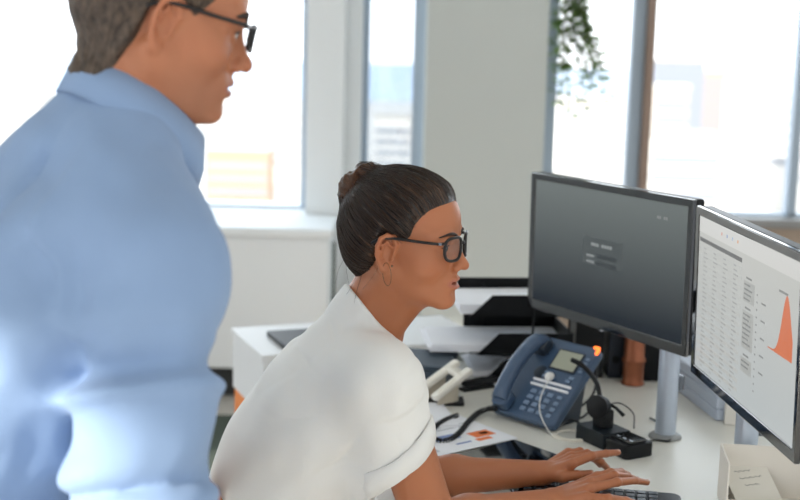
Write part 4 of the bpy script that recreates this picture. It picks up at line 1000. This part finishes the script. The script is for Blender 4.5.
    ns=[n for n in hn.nodes if n.type=='TEX_NOISE'][0]; hn.links.new(ns.outputs['Fac'],r2.inputs[0]); hn.links.new(ba.outputs['Fac'],bx.inputs[0]); hn.links.new(rm.outputs[0],bx.inputs[6]); hn.links.new(r2.outputs[0],bx.inputs[7]); hn.links.new(bx.outputs[2],hn.nodes['Principled BSDF'].inputs['Base Color'])
    ho=sdf_object('hair',[(near(hair,hl,hh+np.array((0,0,.03))),hl,hh+np.array((0,0,.03)),.0017)],hm,root,hpaint,1)
    # individual strands lying on the cap and a few fly-aways
    sb=MB(); C0=np.array((-.01,0,.02))
    def surf(dirv,extra):
        lo,hi=.03,.16
        d=np.array(dirv)/np.linalg.norm(dirv)
        t=np.linspace(lo,hi,110); q=C0+t[:,None]*d; s=hair(np.array([H.w(k) for k in q])); i=np.argmax(s>0)
        return C0+d*(t[i]+extra)
    bd=bun-C0; bd/=np.linalg.norm(bd)
    for k in range(900):
        az=rng.uniform(0,2*math.pi); e1=np.array((0,1.,0)); e2=np.cross(bd,e1)
        ax=math.cos(az)*e1+math.sin(az)*e2; L=rng.uniform(.5,1.7); st=rng.uniform(.25,.7); ex0=rng.uniform(.0002,.0010)
        pts=[];ok=True
        for t in np.linspace(st,min(st+L,2.3),9):
            d=bd*math.cos(t)+ax*math.sin(t)+rng.normal(size=3)*.003; q=surf(d,ex0)
            if q[2]<hl_z(np.array([q[0]]),np.array([q[1]]))[0]-rng.uniform(-.004,.009): break
            pts.append(q)
        if len(pts)<3: continue
        sb.tube([tuple(q) for q in spline(pts,2)],.00035,3)
    for a,b,c_ in[((-.100,-.02,-.03),(-.108,-.02,-.055),(-.106,-.02,-.08)),((-.100,0,.0),(-.108,-.01,-.02),(-.106,0,-.05)),((-.05,-.02,.112),(-.02,-.025,.122),(.01,-.02,.123)),
        ((-.098,.0,.09),(-.110,0,.07),(-.108,0,.035)),((-.02,-.068,-.03),(-.026,-.072,-.055),(-.04,-.062,-.08)),((-.06,-.055,-.06),(-.075,-.050,-.085),(-.085,-.04,-.11)),((-.07,-.045,-.055),(-.088,-.045,-.085),(-.105,-.035,-.10))]:
        for j in range(2):
            o=rng.normal(size=3)*.002; sb.tube([tuple(np.array(x)+o*i) for i,x in enumerate(spline([a,b,c_],5))][:11],.00022,3)
    st=sb.build('loose_strands',mat('hair_strand',(48,33,25),rough=.3),root,smooth=True); st.matrix_local=relM(root,H.M())
    # ---------------- blouse
    cuffR_c=P(391,467,2.065); nR=(elR-shR); nR=nR/np.linalg.norm(nR); nR=nR+np.array((.42,0,.05)); nR/=np.linalg.norm(nR)
    cuffL_c=shL+(elL-shL)*.55; nL=(elL-shL); nL=nL/np.linalg.norm(nL)
    hem=pel+np.array((0,0,-.02))
    spn=(N0-pel)/np.linalg.norm(N0-pel)
    def sleeve(p,s,c,n,grow=0):
        o=cap(p,s+up*-.012,c+n*.03,.054+grow,.067+grow)
        return np.maximum(o,(p-c)@n)
    def cloth(p,g=0):
        d=cap(p,pel+fw*.025,sp+fw*.022,.128+g,.140+g); 
        d=smin(d,ell(p-(N0-up*.155-fw*.055),(0,0,0),(.118+g,.150+g,.125+g)),.07)
        d=smin(d,cap(p,N0-up*.090-fw*.028-rt*.07,N0-up*.090-fw*.028+rt*.07,.062+g,.062+g),.06)
        d=smin(d,cap(p,shL-up*.010,N0-up*.055-fw*.01,.054+g,.052+g),.05)
        d=smin(d,cap(p,shR-up*.010,N0-up*.055-fw*.01,.047+g,.052+g),.08)
        d=smin(d,sleeve(p,shR,cuffR_c,nR,g),.065); d=smin(d,sleeve(p,shL,cuffL_c,nL,g),.035)
        d=smin(d,cap(p,N0-up*.06-fw*.02,Nc-A*.012,.060+g,.054+g),.035)
        return d
    def folds(p):
        u=(p-shR); a=u@nR; side=np.arctan2(u@np.cross(nR,up),u@up)
        w=np.exp(-(np.linalg.norm(p-(shR+cuffR_c)/2,axis=1)/.13)**2)
        w=w*np.clip((a-.02)/.06,0,1)
        f=np.sin(side*9+a*14+2*np.sin(a*25))*.0035*w
        # soft diagonal drape on back
        t=(p@np.array((.55,-.1,.83))); s=(p@np.array((.83,.1,-.55)))
        bk=np.exp(-(np.linalg.norm(p-(pel*.45+N0*.55),axis=1)/.22)**2)
        f+=np.sin(s*62+3*np.sin(t*11))*.0030*bk+wob(p,.09,3)*.0024
        rg=lambda x,e:(1-np.abs(np.sin(x)))**e
        f+=rg(side*3.2+a*9+.8*np.sin(a*17),4)*.0055*w
        f+=rg(s*17+1.2*np.sin(t*7)+.6*wob(p,.25,8),5)*.0060*bk*np.clip(.5+wob(p,.2,12),0,1)
        f=f*1.35
        v=p-(shR-fw*.03-up*.02); rr=np.linalg.norm(v,axis=1); an=np.arctan2(v[:,2],v@fw)
        f+=rg(an*4+rr*9,5)*.0035*np.exp(-((rr-.13)/.05)**2)
        # back yoke edge
        return f
    nkc=N0+fw*.010+up*.012; 
    def blouse(p):
        d=smin(cloth(p)+folds(p),smin(torso(p),np.maximum(neck(p),(p-Nc)@A-.002),.03)-.0065,.012)
        # neck opening: cone around the neck that dips in front
        cut=np.maximum(cap(p,Nc-A*.03,Nc+A*.14,.053,.10),-((p-Nc)@A+.004)); d=smax(d,-cut,.003)
        # arm holes
        for s,c,n,e in((shR,cuffR_c,nR,elR),(shL,cuffL_c,nL,elL)):
            d=smax(d,-np.maximum(cap(p,s,e,.050,.048),-((p-c)@n+.030)),.003)
        return np.maximum(d,-(p-pel)@spn-.09)*.8
    bl_m=mat('white_crepe',(234,234,231),rough=.75,sheen=.15,spec=.2,bump=.25,bscale=500)
    nt=bl_m.node_tree; bs=nt.nodes['Principled BSDF']; bs.inputs['Subsurface Weight'].default_value=.25; bs.inputs['Subsurface Radius'].default_value=(1,.9,.8); bs.inputs['Subsurface Scale'].default_value=.006
    bo=sdf_object('blouse',[(blouse,(-.56,1.86,.44),(.16,2.55,1.22),.0036)],bl_m,root,None,2); bo['label']='loose white blouse with wide turned-up sleeves'
    # turned-up cuff band: swept ring round the sleeve edge
    def ring(c,n,shf,r_in,wd,name):
        e1=np.cross(n,(0,0,1)); e1/=np.linalg.norm(e1); e2=np.cross(e1,n); vs=[];K=64
        prof=[(0,-.0),(.0035,.001),(.0045,wd*.5),(.003,wd),(-.001,wd+.001),(-.004,wd*.5)]
        for k in range(K):
            a=2*math.pi*k/K; dr=math.cos(a)*e1+math.sin(a)*e2
            # find sleeve surface radius
            t=np.linspace(.03,.14,80)
            for j,(o,z) in enumerate(prof):
                zz=z-wd; pp=c+n*zz+t[:,None]*dr; s=shf(pp); i=int(np.argmax(s>0)) if (s>0).any() else 40
                rr=t[i]+o+.0012*math.sin(a*7+z*60)+.0015; vs.append(c+n*(zz+.002+.003*math.sin(a*3))+dr*rr)
        m=len(prof); fs=[(k*m+j,k*m+(j+1)%m,((k+1)%K)*m+(j+1)%m,((k+1)%K)*m+j) for k in range(K) for j in range(m)]
        b=MB(); b.add(vs,fs); o=b.build(name,bl_m,bo,smooth=True); o.matrix_local=relM(bo,Matrix.Identity(4))
    ring(cuffR_c,nR,lambda q:cap(q,shR+up*-.012,cuffR_c+nR*.03,.054,.067)+folds(q),.07,.036,'cuff')
    ring(cuffL_c,nL,lambda q:cap(q,shL+up*-.012,cuffL_c+nL*.03,.054,.067)+folds(q),.07,.036,'cuff')
    # collar band
    K=56; vs=[]; B2=np.cross(A,rt); B2/=np.linalg.norm(B2); B2=B2 if B2[2]<0 else -B2     # B2: down the front of the collar plane
    for k in range(K):
        a=2*math.pi*k/K; fr=max(0,math.cos(a)); dr=B2*math.cos(a)+rt*math.sin(a)
        base=Nc+dr*(.0660+.004*fr)-A*(.010)-up*.030*fr**2; top=base+A*.024-dr*.0055
        for q in(base+dr*.002,top+dr*.0017,top-dr*.0015,base-dr*.002): vs.append(q)
    fs=[(k*4+j,k*4+(j+1)%4,((k+1)%K)*4+(j+1)%4,((k+1)%K)*4+j) for k in range(K) for j in range(4)]
    b=MB(); b.add(vs,fs); o=b.build('collar',bl_m,bo,smooth=True); o.matrix_local=relM(bo,Matrix.Identity(4))
    # trousers
    tr_m=mat('navy_trousers',(40,44,58),rough=.8)
    kR=np.array((.14,2.02,.52));kL=np.array((.14,2.34,.52)); aR=np.array((.10,2.02,.11));aL=np.array((.08,2.36,.11))
    def tr(p):
        d=cap(p,pel-rt*.06,pel+rt*.06,.125)
        for h,k,a in((pel+rt*.09-up*.0,kR,aR),(pel-rt*.09,kL,aL)): d=smin(d,cap(p,h,k,.088,.066),.03); d=smin(d,cap(p,k,a,.066,.05),.02)
        return np.maximum(d,(p-pel)@spn-.10)
    sdf_object('trousers',[(tr,(-.5,1.85,.06),(.28,2.5,.72),.008)],tr_m,root)
    def shoe(p):
        d=None
        for a in(aR,aL):
            s=smin(cap(p,a-up*.03,a-up*.065+fw*.02,.042,.036),ell(p,a+fw*.08-up*.078,(.095,.038,.030)),.02); s=np.maximum(s,-(p[:,2]-.002)); d=s if d is None else np.minimum(d,s)
        return d
    sh=mat('black_leather',(26,24,24),rough=.35)
    for a in(aR,aL):
        def s1(p,a=a):
            s=smin(cap(p,a-up*.03,a-up*.065+fw*.02,.042,.036),ell(p,a+fw*.08-up*.078,(.095,.038,.030)),.02); return np.maximum(s,-(p[:,2]-.002))
        sdf_object('shoe',[(s1,a+np.array((-.08,-.08,-.14)),a+np.array((.22,.10,.06)),.006)],sh,root)
    # hoop earring
    er=empty('hoop_earring',H.M(),'thin dark hoop earring hanging from her ear below the glasses','earring')
    b=MB(); b.tube([(-.004+.011*math.sin(t),-.085-.004*math.cos(t)-.009*math.sin(t),-.048+.020*math.cos(t)) for t in np.linspace(0,6.283,40,endpoint=False)],.0006,6,closed=True); b.build('hoop',gold_m,er,smooth=True)
    b=MB(); b.ball((.003,-.0815,-.034),.0022,10); b.build('stud',gold_m,er,smooth=True)
    make_glasses(H,'dark-rimmed glasses on the face of the woman with the bun',frame_m)
    return H
HW=build_woman()
# ----------------------------------------------------------------- the standing man
def build_man():
    psi=math.radians(17)
    ear=P(170,23,1.60); S=1.08
    H=Head(ear,psi,math.radians(13),math.radians(0),S,True,.0012); off=H.w((-.004,-.080,-.010))-ear; H.c=H.c-off
    phi=math.radians(34); fw=np.array((math.cos(phi),math.sin(phi),0)); rt=np.array((math.sin(phi),-math.cos(phi),0)); up=np.array((0,0,1.))
    shR=P(158,262,1.50); N0=P(112,128,1.66); Nc=P(124,100,1.67); A=fw*.50+up*.85; A/=np.linalg.norm(A); shL=N0-rt*.20+up*(shR[2]-N0[2]+.03)+fw*-.0
    elR=P(136,505,1.44); wrR=elR+np.array((.03,.09,-.235)); elL=shL+np.array((-.04,.05,-.29)); wrL=elL+np.array((.14,.16,-.16))
    pel=np.array((N0[0]-.19,N0[1]-.06,.98)); sp=N0*.5+pel*.5-fw*.02
    print('man',H.c,'N0',N0,'shR',shR,'shL',shL,'width',np.linalg.norm(shR-shL),'upper',np.linalg.norm(shR-elR))
    root=empty('person',loc(pel[0],pel[1],0),'man in light blue shirt and glasses standing beside the woman, looking down','person')
    nk=H.w((-.026,0,-.055))
    def neck(p):
        d=cap(p,nk,Nc-A*.01,.060,.062); d=smin(d,cap(p,Nc-A*.01,N0-up*.05,.062,.06),.03); d=smin(d,cap(p,H.w((.03,0,-.085)),N0+fw*.05-up*.01,.034,.040),.03)
        d=smin(d,cap(p,H.w((-.02,-.055,-.045)),N0+fw*.09-up*.03,.014,.012),.02)
        return d
    def torso(p):
        d=cap(p,pel,sp,.14,.14); d=smin(d,cap(p,sp,N0-up*.14,.14,.12),.08); return smin(d,cap(p,shR,shL,.06),.07)
    def fingers(w,dirv,side,upv):
        F=[]
        for i,(o,l) in enumerate(zip((.028,.010,-.009,-.027),(.075,.083,.077,.062))):
            m=w+dirv*.085+side*o; a=m+dirv*l*.45-upv*.006; b=a+dirv*l*.28-upv*.012; c=b+dirv*l*.18-upv*.014; F.append([m,a,b,c])
        T=[w,w+dirv*.035+side*.035-upv*.008,w+dirv*.065+side*.048-upv*.014,w+dirv*.092+side*.050-upv*.018]; return F,T
    def arms(p):
        d=None
        for s,e,w in((shR,elR,wrR),(shL,elL,wrL)):
            a=smin(cap(p,s,e,.052,.042),cap(p,e,w,.042,.028),.02); d=a if d is None else np.minimum(d,a)
        return d
    hs=[]
    for w,e,sg in((wrR,elR,-1),(wrL,elL,1)):
        dv=(w-e)/np.linalg.norm(w-e); sd=np.cross(up,dv)*-sg*-1; sd/=np.linalg.norm(sd); sd=sd*(1 if sg<0 else -1); uv=np.cross(dv,sd); uv=uv if uv[2]>0 else -uv
        F,T=fingers(w,dv,sd,uv); hs.append((w,e,F,T))
    def hands(p): return np.minimum(*[hand_sdf(p,w,e,F,T) for w,e,F,T in hs])
    hl=H.c+np.array((-.16,-.17,-.22)); hh=H.c+np.array((.17,.16,.17)); zc=hl[2]+.03
    def hp(p): return smin(smin(H.sdf(p),neck(p),.024),torso(p),.03)
    def paint(V):
        c=np.tile(SK_M,(len(V),1)); m=np.linalg.norm(V-H.c,axis=1)<.2; c[m]=head_paint(H.to(V[m]),SK_M,True); return {'paint':c}
    lo=np.minimum(np.minimum(wrR,wrL),np.minimum(elL,pel))-.22; hi=np.maximum(np.maximum(wrR,wrL),N0)+.25
    wz=max(wrR[2],wrL[2])+.03
    def whole(p):
        o=smin(torso(p),smin(arms(p),neck(p),.02),.03)
        m=np.linalg.norm(p-H.c,axis=1)<.24
        if m.any(): o[m]=smin(o[m],H.sdf(p[m]),.024)
        m=p[:,2]<wz+.06
        if m.any(): o[m]=smin(o[m],hands(p[m]),.012)
        return o
    bo=sdf_object('body',[(whole,(lo[0],lo[1],wz-.30),(hi[0],hi[1],hh[2]),.0030)],skin_m,root,paint,2)
    bo['label']='tanned skin of the face, neck and hands'
    eyes_glasses(root,H,None)
    # short hair
    def hz(x): return np.interp(x,[-.12,-.07,-.05,-.034,-.026,-.012,.010,.022,.034,.050,.060,.080],[-.115,-.105,-.070,-.030,.012,.022,.016,.004,.020,.040,.064,.082])
    def hair(p):
        q=H.to(p); b=head_base(q,True); b=np.where(q[:,0]<-.03,smin(b,neck(p)/S,.02),b); t=np.clip((q[:,2]-hz(q[:,0]))*.4,-.01,.0085+.006*np.clip(q[:,2]/.08,0,1))
        return (b-t+wob(q,.012,2)*.0012*(t>.001)+wob(q,.03,9)*.001)*S*.9
    hm=hair_mat('short_brown_hair',(48,38,32),(102,86,72),.6,160)
    for n in hm.node_tree.nodes:
        if n.type=='MAPPING': n.inputs['Scale'].default_value=(150,150,60)
    sdf_object('hair',[(hair,hl,hh+np.array((0,0,.04)),.0025)],hm,root,lambda V:{'flow':H.to(V)},1)
    # ---------------- shirt
    sh_m=mat('light_blue_cotton',(134,158,192),rough=.8,spec=.2,sheen=.1,bump=.15,bscale=350)
    cR=wrR-(wrR-elR)*.12; cL=wrL-(wrL-elL)*.12
    def cloth(p):
        d=cap(p,pel,sp,.165,.170); d=smin(d,ell(p-(N0-up*.17-fw*.03),(0,0,0),(.150,.150,.150)),.08)
        d=smin(d,cap(p,N0-up*.10-fw*.03-rt*.10,N0-up*.10-fw*.03+rt*.09,.085),.07)
        d=smin(d,cap(p,shL,N0-up*.020,.068,.068),.06); d=smin(d,cap(p,shR+up*.0,N0-up*.040,.062,.062),.06)
        for s,e,w in((shR,elR,cR),(shL,elL,cL)):
            a=cap(p,s-up*.01,e,.082,.079); a=smin(a,cap(p,e,w,.084,.050),.03); d=smin(d,a,.03)
        d=smin(d,cap(p,N0-up*.07-fw*.02,Nc-A*.012,.085,.066),.05)
        return d
    arm=(elR-shR)/np.linalg.norm(elR-shR)
    def folds(p):
        u=p-shR; a=u@arm; near=np.exp(-(np.linalg.norm(u-np.outer(a,arm),axis=1)/.11)**4)
        f=-.018*np.exp(-((a-.155+.25*(u@np.array((.8,-.5,0))))/.012)**2)*near               # crease above the elbow
        f+=.013*np.exp(-((a-.125+.2*(u@np.array((.8,-.5,0))))/.02)**2)*near
        f+=np.sin(a*60+8*(u@np.array((1,0,0)))*4+2*np.sin(a*22))*.007*near*np.clip(a*6,0,1)
        s=p@np.array((.75,-.1,.65)); t=p@np.array((-.6,.2,.75)); bk=np.exp(-(np.linalg.norm(p-(N0*.6+pel*.4),axis=1)/.28)**4)*(1-near*.7)
        rg=lambda x,e:(1-np.abs(np.sin(x)))**e
        f+=rg(a*26+u@np.array((6,-4,0))+.8*np.sin(a*19),4)*.012*near*np.clip(a*5,0,1)
        f+=rg(t*15+1.3*np.sin(s*6)+.7*wob(p,.3,8),5)*.014*bk*np.clip(.6+wob(p,.25,12),0,1)
        v=p-(shR+up*.02-rt*.05); rr=np.linalg.norm(v,axis=1); an=np.arctan2(v[:,2],v@fw)
        f+=-.006*np.exp(-((u@(rt*.9+up*.3)+.035)/.006)**2)*np.clip(1-np.abs(u@up)/.16,0,1)
        f=f*1.15
        f+=np.sin(t*48+3*np.sin(s*13))*.008*bk+wob(p,.14,5)*.006+wob(p,.07,1)*.002
        return f
    def shirt(p):
        d=cloth(p)+folds(p)
        cut=np.maximum(cap(p,Nc-A*.03,Nc+A*.14,.064,.10),-((p-Nc)@A+.006)); d=smax(d,-cut,.004)
        d=smax(d,-cap(p,Nc+fw*.085-up*.04,Nc+fw*.10-up*.16,.030,.006),.008)
        for e,w,c in((elR,wrR,cR),(elL,wrL,cL)):
            n=(w-e)/np.linalg.norm(w-e); d=np.maximum(d,-np.maximum(sph(p,c+n*.10,.098),-((p-c)@n))) ; d=smax(d,-cap(p,c-n*.03,c+n*.1,.040),.004)
        return np.maximum(d,-(p[:,2]-pel[2]+.03))*.8
    so=sdf_object('shirt',[(shirt,lo-np.array((.05,.05,0)),(hi[0]+.05,hi[1]+.05,N0[2]+.12),.005)],sh_m,root,None,2); so['label']='light blue long-sleeved cotton shirt'
    # collar: stand and fall
    K=60; vs=[]; B2=np.cross(A,rt); B2/=np.linalg.norm(B2); B2=B2 if B2[2]<0 else -B2
    for k in range(K+1):
        a=math.pi*(-.93+1.86*k/K)+math.pi; fr=(1+math.cos(a))/2
        dr=B2*math.cos(a)+rt*math.sin(a)
        top=Nc+dr*(.066+.006*fr)+A*(.022+.004*(1-fr))-up*.02*fr**2+B2*.036*fr**2
        dn=-A*.6-up*.5; dn/=np.linalg.norm(dn); out=np.array((dr[0],dr[1],0)); 
        bot=top+dr*(.026-.016*fr**2)+dn*(.058+.014*fr**2)
        mid=(top+bot)/2+dr*.007; inn=top-dr*.005-A*.036
        for q in(inn,top-dr*.002,top+dr*.003+A*.001,mid,bot,bot-dr*.003,mid-dr*.006,top-A*.008): vs.append(q)
    n=8; fs=[(k*n+j,k*n+(j+1)%n,(k+1)*n+(j+1)%n,(k+1)*n+j) for k in range(K) for j in range(n) ]+[tuple(range(n)),tuple(range(K*n+n-1,K*n-1,-1))]
    b=MB(); b.add(vs,fs); o=b.build('collar',sh_m,so,smooth=True); o.matrix_local=relM(so,Matrix.Identity(4))
    # trousers and shoes
    tr_m=mat('charcoal_trousers',(52,54,62),rough=.85)
    feet=[pel+rt*.11+np.array((.02,0,-.98)),pel-rt*.11+np.array((.0,.05,-.98))]
    def tr(p):
        d=cap(p,pel-rt*.05,pel+rt*.05,.14)
        for i,s in enumerate((1,-1)):
            h=pel+rt*.09*s-up*.04; a=feet[i]+up*.10; k=(h+a)/2+fw*.02; d=smin(d,cap(p,h,k,.095,.075),.04); d=smin(d,cap(p,k,a,.075,.058),.02)
        return np.maximum(d,p[:,2]-pel[2]-.05)
    sdf_object('trousers',[(tr,(pel[0]-.35,pel[1]-.35,.03),(pel[0]+.35,pel[1]+.35,1.10),.010)],tr_m,root)
    bl=bpy.data.materials['black_leather']
    for a in feet:
        def s1(p,a=a):
            s=smin(cap(p,a+up*.09,a+up*.045+fw*.02,.05,.042),ell(p,a+fw*.09+up*.035,(.115,.046,.040)),.02); return np.maximum(s,-(p[:,2]-.002))
        sdf_object('shoe',[(s1,a+np.array((-.1,-.12,-.01)),a+np.array((.26,.24,.16)),.008)],bl,root)
    make_glasses(H,'dark-framed glasses on the face of the standing man',frame_m,w=.0235,h=.0145,x=.104,zoff=-.003,temple_r=(.002,.0026),ear=(-.020,.083,.004))
    return H
HM=build_man()
# ================================================================= light
sc=bpy.context.scene
w=bpy.data.worlds.new('sky'); sc.world=w; w.use_nodes=True; nt=w.node_tree; bg=nt.nodes['Background']
tc=nt.nodes.new('ShaderNodeTexCoord'); sp=nt.nodes.new('ShaderNodeSeparateXYZ'); nt.links.new(tc.outputs['Generated'],sp.inputs[0])
rp=nt.nodes.new('ShaderNodeValToRGB'); mr=nt.nodes.new('ShaderNodeMapRange'); mr.inputs[1].default_value=-.1; mr.inputs[2].default_value=.5
nt.links.new(sp.outputs[2],mr.inputs[0]); nt.links.new(mr.outputs[0],rp.inputs[0])
e=rp.color_ramp.elements; e[0].position=.0; e[0].color=(.82,.87,.94,1); e[1].position=1; e[1].color=(.80,.91,1.0,1)
for pos,c in((.12,(.96,.95,.96,1)),(.20,(.96,.97,.98,1)),(.45,(.93,.975,1,1))): k=e.new(pos); k.color=c
# brighter towards the sea than behind the camera
dt=nt.nodes.new('ShaderNodeVectorMath'); dt.operation='DOT_PRODUCT'; dt.inputs[1].default_value=(-.64,.77,0); nt.links.new(tc.outputs['Generated'],dt.inputs[0])
m2=nt.nodes.new('ShaderNodeMapRange'); m2.inputs[1].default_value=-.8; m2.inputs[2].default_value=.6; m2.inputs[3].default_value=.62; m2.inputs[4].default_value=2.3
nt.links.new(dt.outputs['Value'],m2.inputs[0]); nt.links.new(rp.outputs[0],bg.inputs[0]); nt.links.new(m2.outputs[0],bg.inputs[1])
sun=bpy.data.lights.new('sun','SUN'); sun.energy=5.0; sun.angle=math.radians(1.0); sun.color=(1,.93,.82)
so=bpy.data.objects.new('sun',sun); COL.objects.link(so)
sd=np.array((.72,.60,-.35)); sd/=np.linalg.norm(sd); so.matrix_world=Matrix.Translation((0,0,20))@Vector(tuple(-sd)).to_track_quat('Z','Y').to_matrix().to_4x4()
vs=sc.view_settings; vs.view_transform='Standard'; vs.look='None'; vs.gamma=1; vs.use_curve_mapping=False; vs.exposure=0.74
